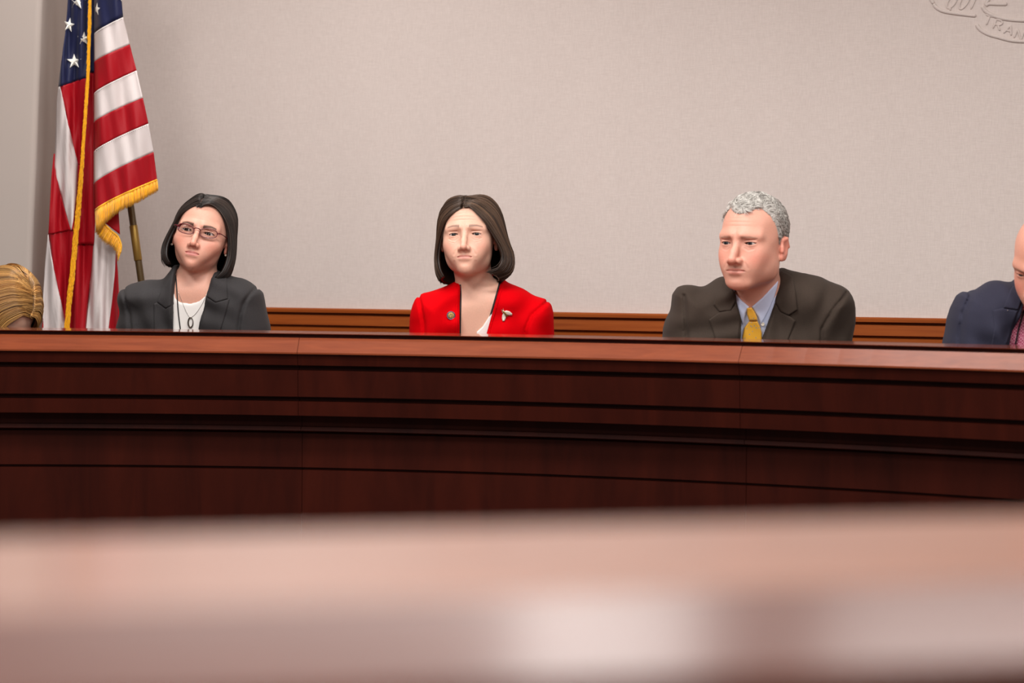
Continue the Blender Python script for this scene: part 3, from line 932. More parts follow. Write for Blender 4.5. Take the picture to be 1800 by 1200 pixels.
def skin_colors(L, f, pal):
    """pigment of the skin in head coordinates (lips, brows, flush, shaved beard)"""
    x, y, z = L[:, 0], L[:, 1], L[:, 2]; ax = np.abs(x); fl = f.face_len
    c = np.tile(np.array(pal['skin']), (len(x), 1)).astype(float)
    def mixc(col, w):
        w = np.clip(w, 0, 1)[:, None]; c[:] = c*(1-w) + np.array(col)*w
    front = (y < -.02)
    mixc(pal['flush'], .45*front*gauss(ax-.043, .020)*gauss(z+.032, .020))
    mixc(pal['flush'], .38*front*gauss(x, .016)*gauss(z+.038, .013)*(y < -.09))
    mixc(pal['flush'], .15*front*gauss(x, .02)*gauss(z+.098*fl, .014))
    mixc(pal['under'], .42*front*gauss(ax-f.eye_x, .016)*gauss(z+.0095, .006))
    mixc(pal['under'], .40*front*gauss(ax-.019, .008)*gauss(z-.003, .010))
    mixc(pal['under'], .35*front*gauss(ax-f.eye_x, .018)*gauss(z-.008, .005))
    ear = (ax > .071) & (y > -.01) & (y < .05) & (z < .03) & (z > -.05)
    mixc(pal['flush'], .6*ear)
    if pal.get('beard') is not None:
        w = front*(np.clip((-.040-z)/.012, 0, 1))*(1 - gauss(ax-.045, .012)*(z > -.06)*.8)
        w = w*(.35 + .65*gauss(x, .034)*gauss(z+.058, .020))
        mixc(pal['beard'], .55*w)
    mz = f.mouth_z*fl; mw = f.mouth_w
    if pal.get('lips') is not None:
        u = np.clip(ax/mw, 0, 1.3)
        zc = mz - f.frown*u**2
        upb = .0072*(1-u**1.6) + .0006 - .0016*gauss(x, .004)
        lob = .0092*(1-u**2.0) + .0004
        w = front*(y < -.07)*np.clip((upb*f.lip-(z-zc))/.0012, 0, 1)*np.clip(((z-zc)+lob*f.lip)/.0012, 0, 1)*(ax < mw*1.02)
        mixc(pal['lips'], .85*w)
        w = front*(y < -.07)*gauss(z-zc, .0011)*(ax < mw)
        mixc(pal['mouthline'], .8*w*np.clip((mw-ax)/.006, 0, 1))
    # eyebrows
    bx = (ax-.014)/.034
    bz = .0185 + f.brow + pal.get('brow_arch', .004)*np.sin(np.clip(bx, 0, 1)*PI*.62) - .006*np.clip(bx-.55, 0, 1) + pal.get('brow_sad', 0)*(1-np.clip(bx, 0, 1))
    th = pal.get('brow_th', .0038)*(1 - .55*np.clip(bx, 0, 1))
    ns = .5+.5*np.sin(x*2600+z*900)*np.sin(x*1700-z*2100)
    w = front*(bx > -.02)*(bx < 1.0)*np.clip(1.5-np.abs(z-bz)/th*1.3, 0, 1)*(.75+.25*ns)
    mixc(pal['brow'], pal.get('brow_w', .85)*w)
    # lash line
    al = almond(ax, z, f); w_up = front*(ax > .012)*(ax < .05)*np.clip(1-np.abs(al)/.0016, 0, 1)*(z > f.tilt*(ax-f.eye_x))
    mixc(pal['lash'], pal.get('lash_w', .85)*w_up*(y < -.07))
    w_lo = front*(ax > .012)*(ax < .05)*np.clip(1-np.abs(al)/.0012, 0, 1)*(z <= f.tilt*(ax-f.eye_x))
    mixc(pal['under'], .6*w_lo*(y < -.07))
    return c

def wrinkle(L, f, spec):
    """small normal displacement: forehead lines"""
    x, y, z = L[:, 0], L[:, 1], L[:, 2]
    d = np.zeros(len(x))
    for zc, half, amp, bend in spec:
        w = gauss(z - (zc + bend*np.cos(x/.018)), .0016)
        d -= amp*w*np.clip(1.2-np.abs(x)/half, 0, 1)*(y < -.03)
    for pts, amp, wd in getattr(f, 'creases', ()):
        q = poly_dist(np.abs(x), z, pts)
        d -= amp*np.exp(-(q/wd)**2)*(y < -.04)
        d += amp*.35*np.exp(-((q-wd*2.2)/wd)**2)*(y < -.04)
    return d

def torso_field(X, Y, Z, sil, yc, D, w, slope, shrink, seams=(), folds=0.0, seed=0, lean=0.0, ztop=0.0):
    """inflated silhouette; X,Z 2-D arrays (x,z), Y the depth coordinates"""
    X2, Z2 = np.meshgrid(X, Z, indexing='ij')
    sd = -poly_sd(X2, Z2, sil)
    T = np.zeros_like(sd)
    for s in seams:
        T = T - .0075*np.exp(-(poly_dist(X2, Z2, s)/.0045)**2)
    if folds:
        rs = np.random.RandomState(seed)
        for _ in range(14):
            a = rs.uniform(-.5, .5) + (PI/2 if rs.rand() < .3 else 0); fr = rs.uniform(35, 110); ph = rs.uniform(0, 6.3)
            cx = rs.uniform(X2.min()+.1, X2.max()-.1); cz = rs.uniform(ztop-.2, ztop)
            env = np.exp(-(((X2-cx)/.09)**2 + ((Z2-cz)/.08)**2))
            T = T + folds*env*np.sin((X2*math.cos(a)+Z2*math.sin(a))*fr + ph)
    yc2 = yc + slope*(X2 - sil_center(sil)) + lean*(Z2 - ztop)
    q = np.maximum(1 - sd/w, 0)**2.3
    a = (np.abs(Y[None, :, None] - yc2[:, None, :])/D)**2.3
    F = ((q[:, None, :] + a)**(1/2.3) - 1)*(w+D)*.5 + shrink - T[:, None, :]
    return F.astype(f32), (X2, Z2, T, yc2)
def sil_center(sil):
    xs = [p[0] for p in sil]; return (min(xs)+max(xs))/2

def eyeball(parent, center, direction, r, iris, sclera=(.72, .66, .62)):
    d = Vector(direction).normalized()
    q = Vector((0, 0, 1)).rotation_difference(d).to_matrix()
    V = []; F = []; Cc = []
    rings = [0, .09, .17, .19, .27, .35, .42, .47, .50, .53, .6, .8, 1.1, 1.5, 2.1, 2.7, PI]
    n = 20
    for th in rings:
        for k in range(n):
            a = 2*PI*k/n
            bulge = 1 + (.045*(1-(th/.5)**2) if th < .5 else 0)
            p = Vector((math.sin(th)*math.cos(a), math.sin(th)*math.sin(a), math.cos(th)))*r*bulge
            V.append(Vector(center) + q @ p)
            if th <= .175: Cc.append((.004, .004, .004))
            elif th < .45: Cc.append(tuple(v*(1+.25*math.sin(a*9)) for v in iris))
            elif th < .51: Cc.append(tuple(v*.35 for v in iris))
            else: Cc.append(sclera)
    for i in range(len(rings)-1):
        for k in range(n):
            k2 = (k+1) % n; F.append((i*n+k, i*n+k2, (i+1)*n+k2, (i+1)*n+k))
    return pymesh('eye', V, F, M_EYE, parent, colors=np.array(Cc))

class Person: pass
def make_person(label, sex, eyemid, Yeye, pose, face, pal, sil_px, Ytor, tor, wrinkles=(), gaze=(0, 0), root_loc=None, step=.0016, neck_r=.050, neck_base=None, fine=True, chest_shrink=.012):
    """returns a Person with the head frame, the body mesh and the torso description"""
    p = Person(); p.f = face; p.pal = pal
    R = head_rot(*pose); s = face.scale
    p.R = R; p.s = s
    em = W(eyemid[0], eyemid[1], Yeye)
    O = em - R @ Vector((0, -.08*s, 0)); p.O = O
    def h2w(v): return O + R @ (Vector(v)*s)
    p.h2w = h2w
    sil = [(W(a, b, Ytor).x, W(a, b, Ytor).z) for a, b in sil_px]
    zt = max(q[1] for q in sil); p.ztop = zt
    xl = min(sil, key=lambda q: q[0]); xr = max(sil, key=lambda q: q[0])
    cx = (xl[0]+xr[0])/2
    lo = 0.70
    sil = sil + [(xr[0]+.02, .98), (xr[0]-.03, .90), (cx+.17, lo), (cx-.17, lo), (xl[0]+.03, .90), (xl[0]-.02, .98)]
    p.sil = sil; p.cx = cx; p.Y = Ytor; p.tor = tor
    p.root = thing('person', label, 'person', root_loc or (cx, Ytor + .05, PLAT))
    gx = grid1(min(q[0] for q in sil)-.03, O.x-.098*s, O.x+.098*s, max(q[0] for q in sil)+.03, step, .012)
    gy = grid1(Ytor-.20, O.y-.125*s, O.y+.112*s, Ytor+.22, step, .012)
    gz = grid1(.62, O.z-.135*s, O.z+.128*s, O.z+.14*s, step, .012)
    X, Y, Z = np.meshgrid(gx, gy, gz, indexing='ij', sparse=True)
    F, info = torso_field(gx, gy, gz, sil, Ytor, tor['D'], tor['w'], tor.get('slope', 0), chest_shrink, lean=tor.get('lean', 0), ztop=zt)
    nb = neck_base or (cx, Ytor+.015, zt-.06)
    na = h2w((0, .018, -.055))
    nk = cap((X, Y, Z), na, nb, neck_r, neck_r*1.06)
    nk = smin(nk, cap((X, Y, Z), h2w((.042, .02, -.03)), (nb[0]+.014, nb[1]-.045, nb[2]+.005), .012, .009), .018)
    nk = smin(nk, cap((X, Y, Z), h2w((-.042, .02, -.03)), (nb[0]-.014, nb[1]-.045, nb[2]+.005), .012, .009), .018)
    F = smin(F, nk, .035)
    if tor.get('clav'):
        for sg in (-1, 1):
            F = smin(F, cap((X, Y, Z), (nb[0]+sg*.016, nb[1]-tor['clav'], nb[2]-.012), (nb[0]+sg*.085, nb[1]-tor['clav']+.035, nb[2]+.012), .0075, .006), .022)
    # head, evaluated only near the head
    ix = slice(*np.searchsorted(gx, [O.x-.118*s, O.x+.118*s])); iy = slice(*np.searchsorted(gy, [O.y-.135*s, O.y+.125*s])); iz = slice(*np.searchsorted(gz, [O.z-.15*s, O.z+.14*s]))
    Rt = np.array(R.transposed(), dtype=f32)/f32(s)
    dx, dy, dz = X[ix]-f32(O.x), Y[:, iy]-f32(O.y), Z[:, :, iz]-f32(O.z)
    lx = Rt[0, 0]*dx + Rt[0, 1]*dy + Rt[0, 2]*dz
    ly = Rt[1, 0]*dx + Rt[1, 1]*dy + Rt[1, 2]*dz
    lz = Rt[2, 0]*dx + Rt[2, 1]*dy + Rt[2, 2]*dz
    H = head_sdf((lx, ly, lz), face)*f32(s)
    F[ix, iy, iz] = smin(F[ix, iy, iz], H, .016)
    V, Q = surface_nets(gx, gy, gz, F)
    L = (V - np.array(O)) @ np.array(R) / s
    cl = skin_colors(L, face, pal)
    # forehead lines
    if wrinkles or getattr(face, 'creases', None):
        dd = wrinkle(L, face, wrinkles)*s
        nrm = L - np.array([0, .01, .02]); nrm /= np.linalg.norm(nrm, axis=1)[:, None]
        V = V + (nrm @ np.array(R.transposed()))*dd[:, None]
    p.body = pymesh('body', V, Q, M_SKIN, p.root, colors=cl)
    p.V = V; p.L = L; p.Q = Q
    for sg in (-1, 1):
        c = h2w((sg*face.eye_x, face.eye_y, 0))
        gd = R @ Vector((math.sin(rad(gaze[0])), -math.cos(rad(gaze[0])), math.sin(rad(gaze[1]))))
        eyeball(p.root, c, gd, face.eye_r*s, pal['iris'], pal.get('sclera', (.62, .56, .53)))
    return p

def garment(p, name, m, opening_px, grow=0.0, D=None, seams_px=(), folds=.0012, seed=1, step=.004, collar=None, yback=.0, extra=None, w=None, nb=None, cutneck=0.0):
    """jacket or top: the body silhouette grown by `grow`, with the front opening cut out"""
    tor = p.tor
    gx = grid1(min(q[0] for q in p.sil)-.03, min(q[0] for q in p.sil)-.02, max(q[0] for q in p.sil)+.02, max(q[0] for q in p.sil)+.03, step, .01)
    gy = grid1(p.Y-.22, p.Y-.17, p.Y+.17, p.Y+.22, step, .01)
    gz = grid1(.66, 1.12, p.ztop+.02, p.ztop+.06, step, .012)
    seams = [[(W(a, b, p.Y).x, W(a, b, p.Y).z) for a, b in s] for s in seams_px]
    seams = [s + [(s[-1][0], .9)] for s in seams]
    F, info = torso_field(gx, gy, gz, p.sil, p.Y, tor['D'], tor['w'], tor.get('slope', 0), -grow, seams, folds, seed, tor.get('lean', 0), p.ztop)
    X, Y, Z = np.meshgrid(gx, gy, gz, indexing='ij', sparse=True)
    if extra is not None: F = extra((X, Y, Z), F)
    if opening_px:
        op = [(W(a, b, p.Y-.06).x, W(a, b, p.Y-.06).z) for a, b in opening_px]
        X2, Z2 = np.meshgrid(gx, gz, indexing='ij')
        sd = poly_sd(X2, Z2, op)
        yb = p.Y + yback
        pr = np.maximum(sd[:, None, :], Y - f32(yb))
        F = smax(F, -pr, .004)
    V, Q = surface_nets(gx, gy, gz, F.astype(f32))
    return pymesh(name, V, Q, m, p.root)

# ---- hair made of strands
def strands_mesh(name, paths, radii, colors, m, parent, sides=3):
    """paths (N,K,3), radii (N,K), colors (N,3) -> one mesh of thin tubes"""
    P = np.asarray(paths, dtype=float); N, K, _ = P.shape
    T = np.gradient(P, axis=1); T /= np.linalg.norm(T, axis=2, keepdims=True) + 1e-12
    ref = np.array([.3, 1, .2]); ref = ref/np.linalg.norm(ref)
    a0 = np.cross(T[:, 0], ref); a0 += 1e-6; a0 /= np.linalg.norm(a0, axis=1, keepdims=True)
    A = np.zeros_like(P); A[:, 0] = a0
    for k in range(1, K):
        a = A[:, k-1] - T[:, k]*(A[:, k-1]*T[:, k]).sum(1, keepdims=True)
        A[:, k] = a/(np.linalg.norm(a, axis=1, keepdims=True) + 1e-9)
    B = np.cross(T, A)
    rr = np.asarray(radii)[:, :, None]
    V = np.zeros((N, K, sides, 3))
    for k in range(sides):
        a = 2*PI*k/sides
        V[:, :, k] = P + (A*math.cos(a) + B*math.sin(a))*rr
    idx = np.arange(N*K*sides).reshape(N, K, sides)
    Fs = []
    for k in range(sides):
        k2 = (k+1) % sides
        Fs.append(np.stack([idx[:, :-1, k], idx[:, :-1, k2], idx[:, 1:, k2], idx[:, 1:, k]], -1).reshape(-1, 4))
    F = np.concatenate(Fs)
    col = np.repeat(np.asarray(colors), K*sides, axis=0)
    return pymesh(name, V.reshape(-1, 3), F, m, parent, colors=col)
PAL1 = dict(skin=(.68, .355, .262), flush=(.70, .235, .165), under=(.50, .25, .19), lips=(.60, .22, .20), mouthline=(.25, .06, .05),
            brow=(.03, .017, .012), brow_w=1.0, brow_th=.0055, brow_arch=.005, lash=(.03, .018, .015), iris=(.025, .014, .009))
P1_SIL = [(310, 471), (303, 477), (288, 485), (270, 490), (253, 494.3), (232, 500), (220.3, 507), (213, 515), (211, 534), (208, 555), (205, 575), (203, 600)][::-1] + \
         [(377, 471), (386, 478), (397.6, 483.8), (423, 491), (440, 498), (454.8, 507), (460.6, 515), (463, 534), (467, 555), (471, 574), (474, 600)]

def smoothstep(a, b, x):
    t = np.clip((x-a)/(b-a), 0, 1); return t*t*(3-2*t)

def bob_hair(p, cfg, colA, colB, m, seed=1, n=2600, K=26):
    """chin-length hair falling from a parting; everything in head coordinates"""
    rs = np.random.RandomState(seed)
    def path(sd, q, lay, jit, K):
        """sd side (-1 viewer's left, +1 right), q 0 front .. 1 back, lay 0 outer .. 1 inner"""
        q = np.asarray(q, float); n = len(q)
        c = cfg['R'] if sd > 0 else cfg['L']
        px = cfg['part_x']
        root = np.stack([px + sd*(.0015 + .004*lay) + jit[:, 0]*.003, np.interp(q, [0, .1, .45, 1], [c.get('front_y', -.062), c.get('front_y', -.062)+.012, .0, .028]) + jit[:, 1]*.004,
                         np.interp(q, [0, .1, .25, .45, .75, 1], [cfg['front_z'], cfg['front_z']+.012, cfg['top_z']-.012, cfg['top_z']-.002, cfg['top_z'], cfg['top_z']-.002]) - .006], 1)
        ctrl = [root]
        for (zf, zb, rx, ryf, ryb, ph0) in c['levels']:
            z = zf + (zb-zf)*np.clip(q/.45, 0, 1)
            ph = np.radians(ph0 + (180 - ph0)*(q**1.0)) + jit[:, 2]*.035
            ry = np.where(np.cos(ph) > 0, ryf, ryb)
            k = 1 - lay*c.get('inset', .085)
            zz = z + jit[:, 3]*.003*(z < -.05)
            drop = c.get('back_drop', 0)*np.clip(q, 0, 1)*(z < -.04)
            ctrl.append(np.stack([sd*rx*k*np.sin(ph) + c.get('cx', 0), .010 - ry*k*np.cos(ph), zz + drop], 1))
        C_ = np.stack(ctrl, 1)               # (n, k, 3)
        # catmull-rom for all strands at once
        Pp = np.concatenate([2*C_[:, :1]-C_[:, 1:2], C_, 2*C_[:, -1:]-C_[:, -2:-1]], 1)
        k = Pp.shape[1]-3; t = np.linspace(0, k-1e-6, K); i = t.astype(int); u = (t-i)[None, :, None]
        a, b, cc, d = Pp[:, i], Pp[:, i+1], Pp[:, i+2], Pp[:, i+3]
        return .5*((2*b)+(-a+cc)*u+(2*a-5*b+4*cc-d)*u*u+(-a+3*b-3*cc+d)*u**3)
    Rm = np.array(p.R.transposed()); O = np.array(p.O)
    sag = cfg.get('sag', 0)
    def tow(A, T=None):
        B = (A.reshape(-1, 3)*p.s) @ Rm + O
        if sag:
            K_ = A.shape[-2] if A.ndim == 3 else 30
            t = np.tile(np.linspace(0, 1, K_), len(B)//K_); lft = (B[:, 0] < O[0]+.03)
            B[:, 2] -= sag*t**1.3*lft; B[:, 0] += sag*.55*t**1.5*lft
        return B
    paths = []; cols = []; rads = []
    Vb = []; Fb = []; nb = 0
    for sd in (-1, 1):
        N = n
        # locks: groups of strands share a little offset
        q = np.sort(rs.rand(N)**.85); lay = rs.rand(N)**1.4*.75
        lock = np.floor(q*26 + rs.rand(N)*.6).astype(int); lj = rs.randn(60, 4)*.32; ll = rs.rand(60)
        jit = rs.randn(N, 4)*.38 + lj[lock]; fly = rs.rand(N) < .02; jit[fly] *= 3.5; lay[fly] = -.12*rs.rand(fly.sum())
        A = path(sd, q, lay*.8 + .2*ll[lock], jit, K)
        wob = np.sin(np.linspace(0, 7, K)[None, :] + lock[:, None]*1.7)*.0009*np.linspace(0, 1, K)[None, :]
        A[:, :, 0] += wob; A[:, :, 1] += wob
        paths.append(A)
        sh = (.55 + .6*rs.rand(N))*(1-cfg.get('lockvar', .2) + 2*cfg.get('lockvar', .2)*ll[lock]); mixk = (rs.rand(N)**1.5)[:, None]
        cols.append((np.array(colA)*(1-mixk) + np.array(colB)*mixk)*sh[:, None])
        rr = np.ones((N, K))*(.00055 + .0003*rs.rand(N))[:, None]; rr[:, :2] *= .4; rr[:, -4:] *= np.array([.9, .75, .55, .3]); rads.append(rr)
        # solid under-layer
        nq = 60; qq = np.linspace(0, 1, nq); G = path(sd, qq, np.full(nq, .78), np.zeros((nq, 4)), 30)
        Gi = path(sd, qq, np.full(nq, 1.5), np.zeros((nq, 4)), 30)
        idx = np.arange(nq*30).reshape(nq, 30) + nb; idi = idx + nq*30
        f1 = np.stack([idx[:-1, :-1], idx[1:, :-1], idx[1:, 1:], idx[:-1, 1:]], -1).reshape(-1, 4)
        f2 = np.stack([idi[:-1, :-1], idi[:-1, 1:], idi[1:, 1:], idi[1:, :-1]], -1).reshape(-1, 4)
        f3 = np.stack([idx[:-1, -1], idx[1:, -1], idi[1:, -1], idi[:-1, -1]], -1)
        f4 = np.stack([idx[0, :-1], idx[0, 1:], idi[0, 1:], idi[0, :-1]], -1)
        f5 = np.stack([idx[-1, :-1], idi[-1, :-1], idi[-1, 1:], idx[-1, 1:]], -1)
        Fb += [f1, f2, f3, f4, f5]; Vb += [G.reshape(-1, 3), Gi.reshape(-1, 3)]; nb += 2*nq*30
    A = np.concatenate(paths); col = np.concatenate(cols); rr = np.concatenate(rads)
    A = tow(A).reshape(A.shape)
    # one mesh: under-layer + strands
    o1 = strands_mesh('hair', A, rr*p.s, col, m, p.root)
    Vb = tow(np.concatenate(Vb)); Fb = np.concatenate(Fb)
    me1 = o1.data
    off = np.array(origin_of(p.root))
    nv = len(me1.vertices)
    co = np.zeros(nv*3); me1.vertices.foreach_get('co', co); co = co.reshape(-1, 3)
    cc = np.zeros(nv*4, dtype=np.float32); me1.color_attributes['Col'].data.foreach_get('color', cc); cc = cc.reshape(-1, 4)[:, :3]
    fl = np.zeros(len(me1.polygons)*4, dtype=np.int32); me1.loops.foreach_get('vertex_index', fl); fl = fl.reshape(-1, 4)
    bpy.data.objects.remove(o1)
    V = np.concatenate([co + off, Vb]); F = np.concatenate([fl, Fb + nv])
    cb = np.concatenate([cc, np.tile(np.array(colA)*.5, (len(Vb), 1))])
    return pymesh('hair', V, F, m, p.root, colors=cb)

M_HAIR = hairmat('hair', .42)
M_CHAR = mat('charcoal_wool', srgb(54, 52, 53), 0.85, spec=0.2, noise=((500, 500, 500), 0.16, 3), bump=((900, 900, 900), 0.3, 0.001), sheen=0.05)
M_SHIRTW = mat('white_knit', srgb(236, 232, 228), 0.8, spec=0.2)
M_BLACK = mat('black_cord', srgb(22, 20, 22), 0.7)
M_SILVER = mat('silver', srgb(190, 185, 178), 0.25, metal=0.9)
M_DSILVER = mat('dark_silver', srgb(110, 100, 92), 0.3, metal=0.9)
M_PEARL = mat('pearl', srgb(232, 220, 200), 0.2, coat=0.5)
M_REDFRAME = mat('dark_red_acetate', srgb(92, 8, 24), 0.25, coat=0.3)
M_LENS = bpy.data.materials.new('spectacle_lens'); M_LENS.use_nodes = True
def _lens():
    nt = M_LENS.node_tree; N = nt.nodes; N.clear()
    o = N.new('ShaderNodeOutputMaterial'); t = N.new('ShaderNodeBsdfTransparent'); g_ = N.new('ShaderNodeBsdfGlossy'); mx = N.new('ShaderNodeMixShader'); fr = N.new('ShaderNodeFresnel')
    t.inputs[0].default_value = (.94, .93, .93, 1); g_.inputs['Roughness'].default_value = .02; fr.inputs[0].default_value = 1.5
    fr.inputs[0].default_value = 1.22; nt.links.new(fr.outputs[0], mx.inputs[0]); nt.links.new(t.outputs[0], mx.inputs[1]); nt.links.new(g_.outputs[0], mx.inputs[2]); nt.links.new(mx.outputs[0], o.inputs[0])
_lens()

def glasses(p, m_frame, m_lens):
    g_ = bpy.data.objects.new('glasses', None); COL.objects.link(g_); g_.parent = p.root
    g_.location = p.h2w((0, -.095, .003)) - p.root.location
    def rim(sg):
        pts = []
        for k in range(41):
            a = 2*PI*k/40
            x = .0315 + .0235*math.copysign(abs(math.cos(a))**.85, math.cos(a)); z = -.0005 + .0128*math.copysign(abs(math.sin(a))**.8, math.sin(a)) + .0022*math.cos(a)
            y = -.0945 + .0045*((x/.055)**2)*2.0
            pts.append(p.h2w((sg*x, y, z)))
        return pts
    def obj_(name, vf, m, par=g_):
        return pymesh(name, vf[0], vf[1], m, par)
    for sg in (-1, 1):
        r = rim(sg); obj_('rim', tube_vf(r, .0012, 8, False), m_frame)
        c = sum(r[:-1], Vector())/40
        fw = p.R @ Vector((0, -1, 0))
        V = [c + (q-c)*.98 + fw*.0003 for q in r[:-1]] + [c + fw*.0012] + [c + (q-c)*.98 - fw*.0007 for q in r[:-1]] + [c - fw*.0002]
        F = [(k, (k+1) % 40, 40) for k in range(40)] + [(41+(k+1) % 40, 41+k, 81) for k in range(40)] + [(k, 41+k, 41+(k+1) % 40, (k+1) % 40) for k in range(40)]
        obj_('lens', (V, F), m_lens)
        hin = [(.0555, -.0885, .004), (.0605, -.0850, .0055), (.066, -.078, .006), (.072, -.045, .006), (.0775, -.005, .005), (.0785, .012, .004)]
        pts = catmull([tuple(p.h2w((sg*x, y, z))) for x, y, z in hin], 24)
        obj_('temple', tube_vf([Vector(q) for q in pts], [.0018]*6 + [.0014]*18, 8), m_frame)
        obj_('nose_pad', tube_vf([p.h2w((sg*.0085, -.0925, -.003)), p.h2w((sg*.0095, -.0895, -.0065))], [.0012, .0016], 8), m_lens)
    br = catmull([tuple(p.h2w(v)) for v in ((-.0095, -.0940, .0030), (-.005, -.0985, .0055), (0, -.1000, .0060), (.005, -.0985, .0055), (.0095, -.0940, .0030))], 16)
    obj_('bridge', tube_vf([Vector(q) for q in br], .0014, 8), m_frame)

def person1():
    f = Face(open_u=.0044, open_l=.0038, nose_w=.92, nose_out=.003, jaw_w=.72, scale=.99, frown=.0002, cheek=.9, mouth_w=.0215, face_len=.93, lip=.9, fold=.0, nose_l=1.02, brow=-.0035, mouth_z=-.0675)
    p = make_person('woman with dark chin-length hair and red-rimmed glasses in a charcoal blazer', 'f', (347.5, 407), 5.40, (-1, 9, 11), f, PAL1,
                    P1_SIL, 5.52, dict(D=.105, w=.085, slope=0.0, lean=-.10, clav=.055), gaze=(-6, -4), neck_r=.045,
                    neck_base=(W(344, 520, 5.5).x, 5.525, W(344, 540, 5.5).z), wrinkles=[(.034, .02, .0004, .0005)])
    cfg = dict(part_x=-.014, front_z=.074, top_z=.126,
        L=dict(front_y=-.074, cx=-.001, levels=[(.078, .122, .030, .086, .040, 16), (.072, .110, .050, .088, .066, 30), (.046, .074, .078, .095, .094, 48), (.012, .012, .088, .096, .106, 62), (-.040, -.040, .100, .096, .104, 66), (-.074, -.074, .098, .088, .094, 62), (-.094, -.094, .082, .074, .080, 60)], inset=.10),
        R=dict(front_y=-.074, cx=.003, levels=[(.082, .124, .026, .088, .044, 14), (.078, .114, .054, .090, .070, 34), (.056, .078, .080, .096, .098, 46), (.020, .020, .091, .098, .108, 60), (-.035, -.035, .100, .098, .106, 68), (-.082, -.082, .097, .092, .096, 66), (-.108, -.108, .078, .076, .080, 62)], inset=.10))
    bob_hair(p, cfg, (.016, .011, .009), (.06, .042, .034), M_HAIR, 5, 3400)
    glasses(p, M_REDFRAME, M_LENS)
    for sg in (-1, 1):
        vf = lathe_vf([(.0008, -.003), (.0028, -.002), (.0036, 0), (.0028, .0022), (.0008, .003)], 12)
        c = p.h2w((sg*.0765, .002, -.037))
        pymesh('earring', [Vector(v) + c for v in vf[0]], vf[1], M_PEARL, p.root)
    # clothes
    seams = [[(220, 506), (226, 514), (231, 528), (236, 548), (240, 574)], [(452, 506), (446, 516), (437, 530), (431, 550), (427, 574)]]
    top = garment(p, 'top', M_SHIRTW, [(300, 440), (306, 505), (312, 526), (322, 531.5), (338, 533), (352, 529), (364, 519), (372, 500), (392, 440)], grow=-.0085, folds=.0005, seed=4)
    jk = garment(p, 'jacket', M_CHAR, [(303, 430), (308.5, 474), (308, 510), (307, 540), (306, 600), (346, 600), (352, 574), (366, 518), (377, 472), (384, 430)], grow=.004, seams_px=seams, folds=.0045, seed=3)
    p.jacket = jk
    b = bvh_of(jk, top, p.body); bj = bvh_of(jk)
    plate('collar', [(309, 471), (303, 476.5), (297, 484), (289, 498), (282, 514), (276, 531), (291.5, 542), (307, 534), (309, 505)], bj, .001, .0045, M_CHAR, p.root, 5.42, smoothd=5)
    plate('lapel', [(276, 531), (270.5, 534), (270.5, 550), (271, 575), (271, 602), (306, 602), (307.5, 560), (308, 534), (291.5, 542)], bj, .001, .0035, M_CHAR, p.root, 5.42, smoothd=5)
    plate('collar', [(377, 470), (386, 477), (397.6, 484), (399, 500), (400.5, 525.8), (379, 531.6), (364, 521), (371, 500)], bj, .001, .0045, M_CHAR, p.root, 5.42, smoothd=5)
    plate('lapel', [(400.5, 525.8), (403.5, 525.8), (397, 550), (389.4, 575), (381, 602), (345, 602), (352, 574), (364, 523), (379, 531.6)], bj, .001, .0035, M_CHAR, p.root, 5.42, smoothd=5)
    bs = bvh_of(top, p.body)
    cord('lanyard', [(309, 484), (310.5, 505), (312, 530), (314, 555), (318, 585)], bs, .002, .0016, M_BLACK, p.root, 5.42, flat=.6)
    cord('lanyard', [(366, 515), (361, 535), (356, 558), (350, 585)], bs, .002, .0016, M_BLACK, p.root, 5.42, flat=.6)
    cord('necklace', [(313, 512), (320, 530), (327, 547), (333.5, 558)], bs, .0012, .0005, M_SILVER, p.root, 5.42, sides=6)
    cord('necklace', [(366, 510), (356, 533), (345, 550), (336, 558)], bs, .0012, .0005, M_SILVER, p.root, 5.42, sides=6)
    ring = [(335 + 4.2*math.cos(a)*1.0 + 0, 566.5 + 8.6*math.sin(a)) for a in np.linspace(0, 2*PI, 25)]
    pts = [onto(bs, x, y, .003, Y=5.42)[0] for x, y in ring]
    vf = tube_vf(pts, [.0010 + .0011*abs(math.sin(a*.5+.3)) for a in np.linspace(0, 2*PI, 25)], 8, False)
    pymesh('pendant', vf[0], vf[1], M_DSILVER, p.root)
    return p
P1 = person1()
# ---------------------------------------------------------------- woman in red
PAL2 = dict(skin=(.72, .42, .31), flush=(.74, .30, .22), under=(.56, .28, .20), lips=(.66, .29, .24), mouthline=(.30, .08, .06),
            brow=(.15, .09, .07), brow_w=.8, brow_th=.0048, brow_arch=.003, brow_sad=.0015, lash=(.07, .04, .03), iris=(.022, .024, .026), lash_w=.9, sclera=(.50,.42,.39))
P2_SIL = [(809.6, 497), (800, 500), (793, 503), (770, 508.5), (746.6, 514.8), (736, 519.4), (731, 528), (728, 537), (724.5, 557), (722, 577), (721, 600)][::-1] + \
         [(880, 486), (886.6, 490), (910, 506), (930, 515.5), (945, 522.5), (958, 529), (966, 538), (970.5, 550), (972, 565), (972.5, 579), (973, 600)]
M_RED = mat('red_wool_crepe', srgb(206, 0, 10), 0.85, spec=0.05, noise=((500, 500, 500), 0.05, 3), bump=((900, 900, 900), 0.2, 0.001), sheen=0.0)
M_BLONDE = None
